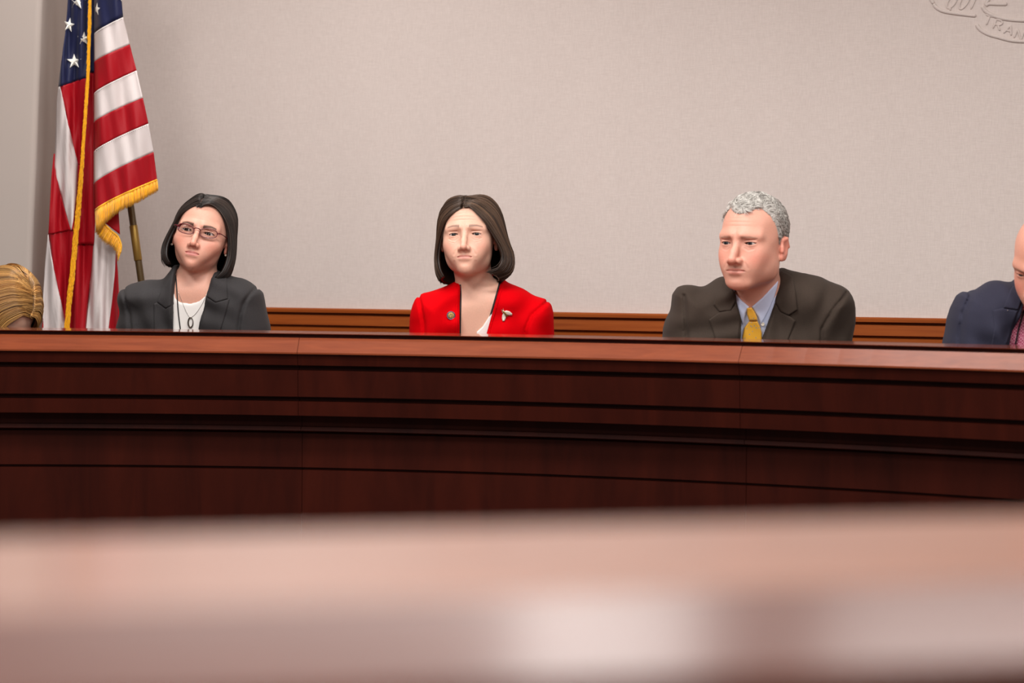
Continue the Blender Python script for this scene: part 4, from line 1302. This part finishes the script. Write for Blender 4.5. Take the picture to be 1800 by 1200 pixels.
def person2():
    f = Face(creases=[([(.018, -.010), (.026, -.0165), (.036, -.0165), (.044, -.011)], .0009, .0016), ([(.0165, -.038), (.0240, -.046), (.0290, -.055)], .0013, .0026), ([(.0290, -.074), (.0280, -.084), (.0250, -.092)], .0008, .0026), ([(.0055, .008), (.0065, .022)], .0008, .0012), ([(.030, -.0235), (.042, -.019)], .0006, .0012)], eye_w=.0128, open_u=.0035, open_l=.0034, nose_w=.95, nose_out=.001, jaw_w=.85, scale=.985, frown=.0014, cheek=.78, mouth_w=.0225, face_len=.97, lip=.75, fold=.0, nose_l=1.0, brow=.001, tilt=-.03)
    p = make_person('woman with a brown bob in a collarless bright red jacket with two pins', 'f', (817, 411.5), 5.28, (7, 6, -2), f, PAL2,
                    P2_SIL, 5.42, dict(D=.105, w=.085, slope=0.04, lean=-.10, clav=.060), gaze=(4, 0), neck_r=.048,
                    neck_base=(W(842, 520, 5.42).x, 5.43, W(842, 545, 5.42).z),
                    wrinkles=[(.038, .034, .0010, .0012), (.047, .040, .0011, .0014), (.056, .040, .0010, .0014), (.065, .030, .0006, .001)])
    cfg = dict(part_x=-.006, front_z=.080, top_z=.124,
        L=dict(front_y=-.074, cx=-.001, levels=[(.072, .120, .030, .084, .042, 18), (.058, .110, .062, .096, .072, 34), (.034, .074, .085, .097, .096, 46), (-.005, .000, .090, .094, .106, 60), (-.050, -.050, .096, .094, .106, 66), (-.085, -.090, .094, .088, .096, 62), (-.108, -.118, .084, .076, .084, 58)], inset=.09),
        R=dict(front_y=-.074, cx=.003, levels=[(.074, .120, .034, .086, .044, 18), (.056, .108, .062, .094, .072, 30), (.034, .072, .086, .100, .098, 38), (-.004, -.004, .104, .104, .110, 50), (-.055, -.055, .120, .106, .112, 58), (-.088, -.092, .114, .096, .100, 52), (-.100, -.116, .086, .082, .084, 40)], inset=.09))
    bob_hair(p, cfg, (.040, .021, .013), (.150, .085, .050), M_HAIR, 15, 3600)
    seams = [[(737, 520), (741, 532), (744, 550), (747, 565), (748, 579)], [(960, 531), (948, 541), (934, 553), (928, 565), (923, 579)]]
    jk = garment(p, 'jacket', M_RED, [(806, 440), (809, 497), (808.5, 540), (807.8, 605), (850, 605), (858.6, 580), (872.6, 530), (883, 492), (890, 440)], grow=.004, seams_px=seams, folds=.0042, seed=7)
    bj = bvh_of(jk); bb = bvh_of(jk, p.body); bs = bvh_of(p.body)
    # front edges turned under, seen as narrow facings
    plate('facing', [(872, 483), (880, 486), (887, 490.5), (876, 531), (862, 580), (858, 600), (851, 600), (857, 580), (871, 530), (880, 494)], bb, .001, .0035, M_RED, p.root, 5.35, smoothd=3)
    plate('facing', [(809, 494), (804, 498), (801.5, 540), (801, 604), (808, 604), (809, 540)], bj, .001, .0035, M_RED, p.root, 5.35, smoothd=3)
    plate('camisole', [(866, 545), (862, 590), (836, 600), (838, 583), (848, 574), (857, 560)], bs, .001, .004, M_SHIRTW, p.root, 5.35, smoothd=3)
    cord('lanyard', [(879, 489), (877.5, 500), (872, 520), (865, 545), (857, 570), (852, 588)], bb, .0030, .0022, M_BLACK, p.root, 5.35, flat=.6)
    cord('lanyard', [(809, 500), (809.8, 520), (809.3, 550), (808.8, 588)], bb, .0015, .0022, M_BLACK, p.root, 5.35, flat=.6)
    # round pin: dark rim, gold face
    c, _ = onto(bj, 792.8, 554.4, .0035, Y=5.35); q = Vector((0, 0, 1)).rotation_difference((CO - c).normalized()).to_matrix()
    def disc(prof, n=28):
        vf = lathe_vf(prof, n); return [c + q @ Vector(v) for v in vf[0]], vf[1]
    e = bpy.data.objects.new('round_pin', None); COL.objects.link(e); e.parent = p.root; e.location = c - p.root.location
    V, F = disc([(.0113, -.002), (.0116, .001), (.0112, .0024), (.0094, .0026), (.0090, .0018), (.0001, .0018)])
    pymesh('pin_rim', V, F, mat('enamel_grey_blue', srgb(96, 96, 118), .3, metal=.5, noise=((700, 700, 700), .5, 2)), e)
    V, F = disc([(.0088, .0017), (.0085, .0026), (.006, .0030), (.0001, .0032)])
    pymesh('pin_face', V, F, mat('gilt', srgb(176, 150, 92), .35, metal=.7, noise=((500, 500, 500), .35, 2), bump=((800, 800, 800), .8, .002)), e)
    vfs = []
    for k in range(8):      # raised rays on the gilt face
        a = 2*PI*k/8; vfs.append(([c + q @ Vector(v) for v in tube_vf([(.002*math.cos(a), .002*math.sin(a), .003), (.0065*math.cos(a), .0065*math.sin(a), .003)], .0005, 5)[0]], tube_vf([(0, 0, 0), (1, 0, 0)], .1, 5)[1]))
    V, F = merge(*vfs); pymesh('pin_relief', V, F, M_BRASS, e)
    # winged insect brooch
    e2 = bpy.data.objects.new('insect_brooch', None); COL.objects.link(e2); e2.parent = p.root
    c2, _ = onto(bj, 889, 551, .003, Y=5.35); e2.location = c2 - p.root.location
    M_WING = mat('cream_enamel', srgb(226, 216, 200), .3, metal=.2, noise=((900, 900, 900), .25, 2))
    plate('wing', [(886, 547), (890, 545.5), (896, 547), (900.5, 551), (900, 554), (895, 554.5), (889, 553)], bj, .002, .003, M_WING, e2, 5.35, step=1.0)
    plate('wing', [(885, 550), (889, 552), (889.5, 558), (887, 564), (883.5, 564.5), (882, 559), (883, 553)], bj, .002, .003, M_WING, e2, 5.35, step=1.0)
    plate('wing', [(882, 545), (885, 544), (887, 548), (885, 551), (882.5, 549)], bj, .002, .003, M_WING, e2, 5.35, step=1.0)
    pts = [onto(bj, x, y, .006, Y=5.35)[0] for x, y in ((883, 546), (885.5, 548.5), (888, 551), (891, 554.5), (892.5, 557))]
    vf = tube_vf(pts, [.0011, .0020, .0024, .0021, .0008], 10); pymesh('insect_body', vf[0], vf[1], M_BRASS, e2)
    vfs = []
    for sg in ((880.5, 544.5), (885, 542)):
        pp = [onto(bj, x, y, .005, Y=5.35)[0] for x, y in ((883.5, 546), ((883.5+sg[0])/2, (546+sg[1])/2 - .6), sg)]
        vfs.append(tube_vf(pp, .0005, 5))
    V, F = merge(*vfs); pymesh('antennae', V, F, M_DSILVER, e2)
    return p
P2 = person2()

# ---------------------------------------------------------------- short hair
def scalp_mask(L, kind, ez=0.0):
    x, y, z = L[:, 0], L[:, 1], L[:, 2]; ax = np.abs(x)
    if kind == 'receding':
        # hairline: distance behind a curve that runs sideburn - temple - forehead peak
        yl = np.interp(z, [-.045, -.02, .0, .02, .045, .065, .078, .095, .12], [.030, .004, -.006, -.012, -.020, -.034, -.066, -.075, -.08])
        peak = .030*gauss(x, .020)*(z > .05)
        rec = .030*gauss(ax-.040, .013)*(z > .055)
        m1 = (y - (yl - peak + rec))/.012
        ear = ((y-.016)/.021)**2 + ((z+.006-ez)/.033)**2
        m2 = (ear - 1)*2.5
        m2 = np.where(ax > .055, m2, 9)
        nape = (z - np.interp(y, [-.05, .03, .06, .11], [-.03, -.040, -.045, -.055]))/.012
        return np.clip(np.minimum(np.minimum(m1, m2), nape), 0, 1)
    else:   # only a fringe of hair at sides and back
        m1 = (y - np.interp(z, [-.05, .0, .04, .07], [.02, .0, .0, .03]))/.012
        m3 = (np.interp(y, [-.02, .05, .12], [.066, .075, .07]) - z)/.012
        ear = ((y-.016)/.021)**2 + ((z+.006-ez)/.033)**2
        m2 = np.where(ax > .055, (ear-1)*2.5, 9)
        nape = (z + .055)/.012
        return np.clip(np.minimum(np.minimum(m1, m2), np.minimum(nape, m3)), 0, 1)
def short_hair(p, kind, colA, colB, seed=2, N=9000, thick=.007, length=.017, wave=1.0):
    rs = np.random.RandomState(seed)
    L = p.L; s = p.s
    head = (np.abs(L[:, 0]) < .085) & (L[:, 1] > -.1) & (L[:, 1] < .115) & (L[:, 2] > -.09)
    mk = scalp_mask(L, kind, p.f.ear_z)*head
    # only the outer skull surface
    n = L - np.array([0, .012, .01]); rr_ = np.linalg.norm(n/np.array([.0735, .094, .1]), axis=1); mk = mk*(rr_ > .85)
    n = n/np.array([.0735**2, .094**2, .1**2]); n /= np.linalg.norm(n, axis=1)[:, None]
    Q = p.Q; fm = (mk[Q] > 0).all(axis=1); Fq = Q[fm]
    used = np.unique(Fq); remap = -np.ones(len(L), int); remap[used] = np.arange(len(used))
    bump_ = .0012*np.sin(L[used, 0]*330 + L[used, 1]*180)*np.sin(L[used, 1]*260 + L[used, 2]*240)
    top = np.clip((L[used, 2]-.02)/.05, 0, 1)
    Lc = L[used] + n[used]*((thick*(.55+.6*top) + bump_)*mk[used]**.6 - .0004)[:, None]
    Rm = np.array(p.R.transposed()); O = np.array(p.O)
    Vc = (Lc*s) @ Rm + O; Fc = remap[Fq]
    # strands
    w = mk[used] > .05; cand = used[w]
    idx = rs.choice(cand, N)
    r0 = L[idx] + rs.randn(N, 3)*.0006; nn = n[idx]; mm = mk[idx]
    comb = np.stack([np.sign(r0[:, 0])*.15*np.ones(N), np.full(N, 1.0), -np.clip((.07 - r0[:, 2])/.06, 0, 1.6)*.9 + .25], 1)
    comb += rs.randn(N, 3)*.28
    ph = r0[:, 0]*170 + r0[:, 1]*120 + r0[:, 2]*150
    swirl = np.stack([np.cos(ph), np.sin(ph*.8), np.sin(ph)], 1)*.75*wave*np.clip((r0[:, 2]-.0)/.08, .15, 1)[:, None]
    comb += swirl
    comb -= nn*(comb*nn).sum(1)[:, None]; comb /= np.linalg.norm(comb, axis=1)[:, None]
    topk = np.clip((r0[:, 2]-.03)/.05, 0, 1)
    Ln = length*(.55 + .6*rs.rand(N))*(.55+.65*topk)*(.5+.5*mm)
    K = 7; t = np.linspace(0, 1, K)[None, :, None]
    lift = (.30 + .50*topk)[:, None, None]
    th = (thick*(.5 + .6*topk)*mm**.6)[:, None, None]
    curl = np.sin(t*4.0 + ph[:, None, None])*.0016*wave*np.cross(comb, nn)[:, None, :]
    base = r0[:, None, :] + nn[:, None, :]*th*.75
    P = base + comb[:, None, :]*(Ln[:, None, None]*t) + nn[:, None, :]*(Ln[:, None, None]*lift*(t - .85*t*t)) - nn[:, None, :]*((Ln[:, None, None]*t)**2*5.5) + curl
    PW = (P.reshape(-1, 3)*s) @ Rm + O; PW = PW.reshape(P.shape)
    rad_ = np.full((N, K), .00050)*np.array([1, 1, 1, .95, .85, .7, .35])[None, :]
    mixk = rs.rand(N)**1.2; dark = np.clip(.5 + .5*np.sin(ph*1.3) - .0*topk, 0, 1)*.45
    mixk = np.clip(mixk - dark*.6 + topk*.15 + (r0[:, 1] < -.02)*.25, 0, 1)[:, None]
    col = np.array(colA)*(1-mixk) + np.array(colB)*mixk
    o1 = strands_mesh('hair', PW, rad_*s, col, M_HAIR2, p.root)
    me1 = o1.data; nv = len(me1.vertices); co = np.zeros(nv*3); me1.vertices.foreach_get('co', co); co = co.reshape(-1, 3) + np.array(origin_of(p.root))
    fl = np.zeros(len(me1.polygons)*4, dtype=np.int32); me1.loops.foreach_get('vertex_index', fl)
    bpy.data.objects.remove(o1)
    cb = np.tile((np.array(colA)*.5+np.array(colB)*.5), (len(Vc), 1))*.85
    return pymesh('hair', np.concatenate([co, Vc]), np.concatenate([fl.reshape(-1, 4), Fc + nv]), M_HAIR2, p.root,
                  colors=np.concatenate([np.repeat(col, K*3, axis=0), cb]))
M_HAIR2 = hairmat('grey_hair', .5)

# ---------------------------------------------------------------- man in brown suit
PAL3 = dict(skin=(.68, .34, .25), flush=(.74, .25, .185), under=(.46, .22, .165), lips=(.60, .24, .19), mouthline=(.22, .07, .05), beard=(.40, .24, .18),
            brow=(.24, .15, .105), brow_w=.7, brow_th=.0042, brow_arch=.0015, lash=(.09, .05, .035), iris=(.03, .036, .042), sclera=(.50,.43,.40), lash_w=.6)
P3_SIL = [(1290, 488), (1273, 489), (1260, 492), (1246.7, 495), (1222, 502), (1198, 511), (1190, 520), (1187.5, 530), (1184, 547), (1176.6, 561.7), (1170, 580), (1167, 605)][::-1] + \
         [(1362, 473), (1372, 474.7), (1380, 480), (1389, 482), (1402, 481), (1413.4, 481.4), (1440, 489), (1458, 496.5), (1471.4, 503.7), (1485, 512), (1493, 520.6), (1497, 530), (1498, 540), (1496, 565), (1492, 590.7), (1491, 610)]
M_BROWN = mat('dark_brown_wool', srgb(59, 49, 42), 0.85, spec=0.2, noise=((600, 600, 600), 0.18, 3), bump=((900, 900, 900), 0.3, 0.001), sheen=0.05)
M_SHIRTB = mat('pale_blue_shirt', srgb(204, 213, 240), 0.7, spec=0.25)
def tie_mat():
    m = bpy.data.materials.new('yellow_tie'); m.use_nodes = True
    nt = m.node_tree; N = nt.nodes; L = nt.links; b = N['Principled BSDF']
    tc = N.new('ShaderNodeTexCoord'); v = N.new('ShaderNodeTexVoronoi'); v.inputs['Scale'].default_value = 120
    L.new(tc.outputs['Object'], v.inputs['Vector'])
    cr = N.new('ShaderNodeValToRGB'); cr.color_ramp.interpolation = 'CONSTANT'
    cr.color_ramp.elements[0].color = srgb(150, 150, 140); cr.color_ramp.elements[0].position = 0
    cr.color_ramp.elements[1].color = srgb(232, 170, 44); cr.color_ramp.elements[1].position = .19
    L.new(v.outputs['Distance'], cr.inputs[0]); L.new(cr.outputs[0], b.inputs['Base Color'])
    b.inputs['Roughness'].default_value = .45; b.inputs['Sheen Weight'].default_value = .3
    return m
M_TIE = tie_mat()
def person3():
    f = Face(creases=[([(.019, -.011), (.028, -.0165), (.040, -.0135)], .0006, .0016), ([(.0175, -.040), (.0265, -.050), (.0305, -.058)], .0009, .0026), ([(.0065, .006), (.0075, .020)], .0007, .0012)], male=1, open_u=.0036, open_l=.0034, nose_w=1.08, nose_out=.002, jaw_w=1.12, scale=1.065, frown=.0002, cheek=.70, mouth_w=.0260, face_len=1.0, lip=.95, fold=.0, nose_l=1.0, brow=-.0055, chin=.001, ear_z=-.008)
    p = make_person('grey-haired man in a dark brown suit with a pale blue shirt and yellow tie', 'm', (1296.5, 427.5), 4.98, (33, -3, 1), f, PAL3,
                    P3_SIL, 5.17, dict(D=.125, w=.095, slope=-.12, lean=-.12), gaze=(-4, -1), neck_r=.058, step=.0017,
                    neck_base=(W(1330, 520, 5.17).x, 5.165, W(1330, 560, 5.17).z), wrinkles=[(.040, .030, .0006, .0008), (.049, .036, .0007, .001), (.058, .030, .0004, .001)], chest_shrink=.024)
    short_hair(p, 'receding', (.16, .14, .12), (.86, .83, .78), 4, 15000, thick=.0045, length=.020)
    seams = [[(1199.5, 520), (1200.5, 530), (1200.7, 561), (1203.6, 585)], [(1477, 515), (1468, 524), (1454, 538), (1442, 557), (1431, 577)]]
    sh = garment(p, 'shirt', M_SHIRTB, [(1288, 430), (1290, 514), (1316, 541), (1324, 541), (1368, 497), (1376, 430)], grow=-.012, folds=.0008, seed=5, yback=.02)
    jk = garment(p, 'jacket', M_BROWN, [(1286, 430), (1289, 505), (1294, 540), (1300, 562), (1297, 615), (1330, 615), (1340, 587), (1360, 525), (1370, 488), (1372, 430)], grow=.004, seams_px=seams, folds=.0065, seed=12)
    bj = bvh_of(jk); bb = bvh_of(jk, p.body, sh); bs = bvh_of(sh, p.body)
    plate('collar', [(1273, 489), (1283, 494), (1290, 513), (1293, 530), (1285, 546), (1264.8, 548.4), (1254, 535), (1262, 512)], bj, .001, .005, M_BROWN, p.root, 5.1, smoothd=8)
    plate('lapel', [(1246, 561.7), (1264.8, 548.4), (1285, 545), (1294, 533), (1301, 561), (1299, 587), (1298, 612), (1262, 612), (1254, 584.6)], bj, .001, .004, M_BROWN, p.root, 5.1, smoothd=8)
    plate('collar', [(1373.5, 475.5), (1383, 480), (1394, 486.7), (1399, 515), (1401.8, 544.7), (1386.8, 554.4), (1372, 548), (1362, 530), (1368, 500)], bj, .001, .005, M_BROWN, p.root, 5.1, smoothd=8)
    plate('lapel', [(1398.4, 563.6), (1394, 575), (1388, 590), (1380, 612), (1333, 612), (1339.7, 588), (1351, 556), (1361, 529), (1372, 547), (1386.8, 554.4)], bj, .001, .004, M_BROWN, p.root, 5.1, smoothd=8)
    # shirt collar leaves
    plate('shirt_collar', [(1289.5, 506), (1292, 515), (1303, 527), (1316.7, 539), (1311.4, 549.6), (1306, 570), (1298, 553), (1293, 538)], bs, .003, .004, M_SHIRTB, p.root, 5.06, smoothd=10)
    plate('shirt_collar', [(1368, 493), (1366, 505), (1360, 526), (1350, 548), (1337.5, 571), (1333, 557), (1321.6, 539), (1340, 523), (1356, 506)], bs, .003, .004, M_SHIRTB, p.root, 5.06, smoothd=10)
    kn = plate('tie_knot', [(1312.4, 541), (1321.5, 540), (1327, 548), (1331, 557), (1332, 563.8), (1316.7, 564), (1313, 553)], bs, .003, .011, M_TIE, p.root, 5.06, step=1.2, smoothd=12)
    plate('tie', [(1317, 564.2), (1331.5, 564), (1336, 573), (1339, 584), (1341, 615), (1303, 615), (1305, 590), (1308, 576)], bs, .002, .008, M_TIE, p.root, 5.06, step=1.2, smoothd=12)
    c, _ = onto(bs, 1340.8, 569.6, .004, Y=5.06); q = Vector((0, 0, 1)).rotation_difference((CO-c).normalized()).to_matrix()
    vf = lathe_vf([(.0044, -.001), (.0048, .0006), (.0040, .0014), (.0034, .0008), (.0001, .0008)], 20)
    pymesh('button', [c + q @ Vector(v) for v in vf[0]], vf[1], M_PEARL, p.root)
    return p
P3 = person3()

# ---------------------------------------------------------------- man at the right edge
PAL4 = dict(PAL3); PAL4.update(skin=(.68, .33, .24), flush=(.70, .20, .16), brow=(.22, .16, .11))
del PAL4['beard']
P4_SIL = [(1800, 486), (1786, 496), (1772, 497), (1759, 498), (1729.6, 501), (1711, 509.6), (1698, 522), (1688, 541), (1681.7, 561.7), (1675, 595), (1673, 612)][::-1] + \
         [(1850, 486), (1880, 496), (1930, 505), (1960, 520), (1972, 545), (1978, 575), (1984, 620)]
M_NAVY = mat('navy_wool', srgb(50, 50, 66), 0.85, spec=0.2, noise=((600, 600, 600), 0.15, 3), bump=((900, 900, 900), 0.3, 0.001), sheen=0.05)
def check_mat():
    m = bpy.data.materials.new('pink_gingham'); m.use_nodes = True
    nt = m.node_tree; N = nt.nodes; L = nt.links; b = N['Principled BSDF']
    tc = N.new('ShaderNodeTexCoord'); c = N.new('ShaderNodeTexChecker'); c.inputs['Scale'].default_value = 260
    c.inputs['Color1'].default_value = srgb(196, 70, 110); c.inputs['Color2'].default_value = srgb(236, 160, 180)
    L.new(tc.outputs['Object'], c.inputs[0]); L.new(c.outputs[0], b.inputs['Base Color']); b.inputs['Roughness'].default_value = .8
    return m
M_PINK = check_mat()
def person4():
    f = Face(male=1, open_u=.0016, open_l=.0030, nose_w=1.05, jaw_w=.98, cheek=.6, scale=1.06, lip=.7, fold=.0, brow=-.004, mouth_w=.024)
    p = make_person('man at the right edge bowing his head, in a navy jacket and pink checked shirt', 'm', (1816, 487), 4.70, (44, -30, 8), f, PAL4,
                    P4_SIL, 4.90, dict(D=.125, w=.095, slope=-.25, lean=-.12), gaze=(0, -20), neck_r=.060, step=.0024,
                    neck_base=(W(1828, 520, 4.9).x, 4.90, W(1828, 560, 4.9).z), chest_shrink=.024)
    short_hair(p, 'fringe', (.16, .12, .09), (.55, .48, .40), 6, 5000)
    sh = garment(p, 'shirt', M_PINK, [(1790, 430), (1795, 530), (1825, 560), (1858, 530), (1865, 430)], grow=-.012, folds=.0008, seed=5, yback=.02)
    jk = garment(p, 'jacket', M_NAVY, [(1792, 430), (1797, 524), (1773, 596), (1766, 620), (1870, 620), (1868, 520), (1866, 430)], grow=.004, folds=.006, seed=21,
                 seams_px=[[(1711, 511), (1700, 530), (1692, 550), (1688, 575), (1686, 595)]])
    bj = bvh_of(jk); bb = bvh_of(jk, sh, p.body)
    plate('collar', [(1790, 498), (1797, 524), (1790, 545), (1764, 541), (1767, 532), (1778, 505)], bj, .001, .005, M_NAVY, p.root, 4.8, smoothd=8)
    plate('lapel', [(1764, 541), (1745, 545), (1748, 575), (1742, 612), (1767, 612), (1774, 592), (1789.5, 546)], bj, .001, .004, M_NAVY, p.root, 4.8, smoothd=8)
    cord('lanyard', [(1800, 545), (1796, 560), (1790, 580), (1785, 605)], bb, .003, .002, M_BLACK, p.root, 4.8, flat=.6)
    c, _ = onto(bj, 1771.5, 545.5, .0045, Y=4.8)
    vf = lathe_vf([(.0004, -.0014), (.0013, -.001), (.0016, 0), (.0013, .001), (.0004, .0014)], 10)
    pymesh('lapel_pin', [c + Vector(v) for v in vf[0]], vf[1], M_SILVER, p.root)
    return p
P4 = person4()

# ---------------------------------------------------------------- blonde head bent down at the left edge
PAL0 = dict(PAL2); PAL0.update(brow=(.35, .22, .10))
P0_SIL = [(-12, 586), (-30, 588), (-70, 594), (-100, 604), (-112, 620), (-118, 660)][::-1] + [(28, 586), (50, 590), (66, 598), (76, 610), (80, 625), (84, 660)]
def person0():
    f = Face(scale=1.0, jaw_w=.85, face_len=.95)
    p = make_person('person with long blonde hair, head bent right down at the left edge', 'f', (20, 592), 5.32, (-42, -49, 12), f, PAL0,
                    P0_SIL, 5.52, dict(D=.105, w=.085, slope=0.0, lean=-.10), neck_r=.045, step=.0026,
                    neck_base=(W(8, 590, 5.52).x, 5.53, W(8, 612, 5.52).z))
    cfg = dict(part_x=.018, lockvar=.5,  front_z=.082, top_z=.124,
        L=dict(front_y=-.074, cx=-.001, levels=[(.078, .122, .030, .086, .040, 16), (.070, .110, .052, .098, .068, 26), (.044, .074, .080, .112, .096, 32), (.008, .012, .094, .122, .108, 30), (-.045, -.040, .098, .126, .106, 24), (-.095, -.080, .096, .124, .094, 16), (-.150, -.110, .090, .120, .080, 10)], inset=.10),
        R=dict(front_y=-.074, cx=.003, levels=[(.082, .124, .026, .088, .044, 14), (.078, .114, .054, .096, .072, 30), (.054, .078, .084, .108, .100, 38), (.018, .020, .096, .114, .108, 42), (-.037, -.035, .102, .116, .106, 40), (-.090, -.082, .100, .116, .096, 34), (-.150, -.108, .094, .112, .080, 30)], inset=.10))
    bob_hair(p, cfg, (.22, .085, .016), (.88, .50, .16), M_HAIR, 25, 4200)
    garment(p, 'top', mat('dark_top', srgb(52, 44, 46), .85, spec=.2), [(-14, 500), (-12, 592), (8, 604), (28, 592), (30, 500)], grow=.002, folds=.001, seed=9)
    return p
P0 = person0()
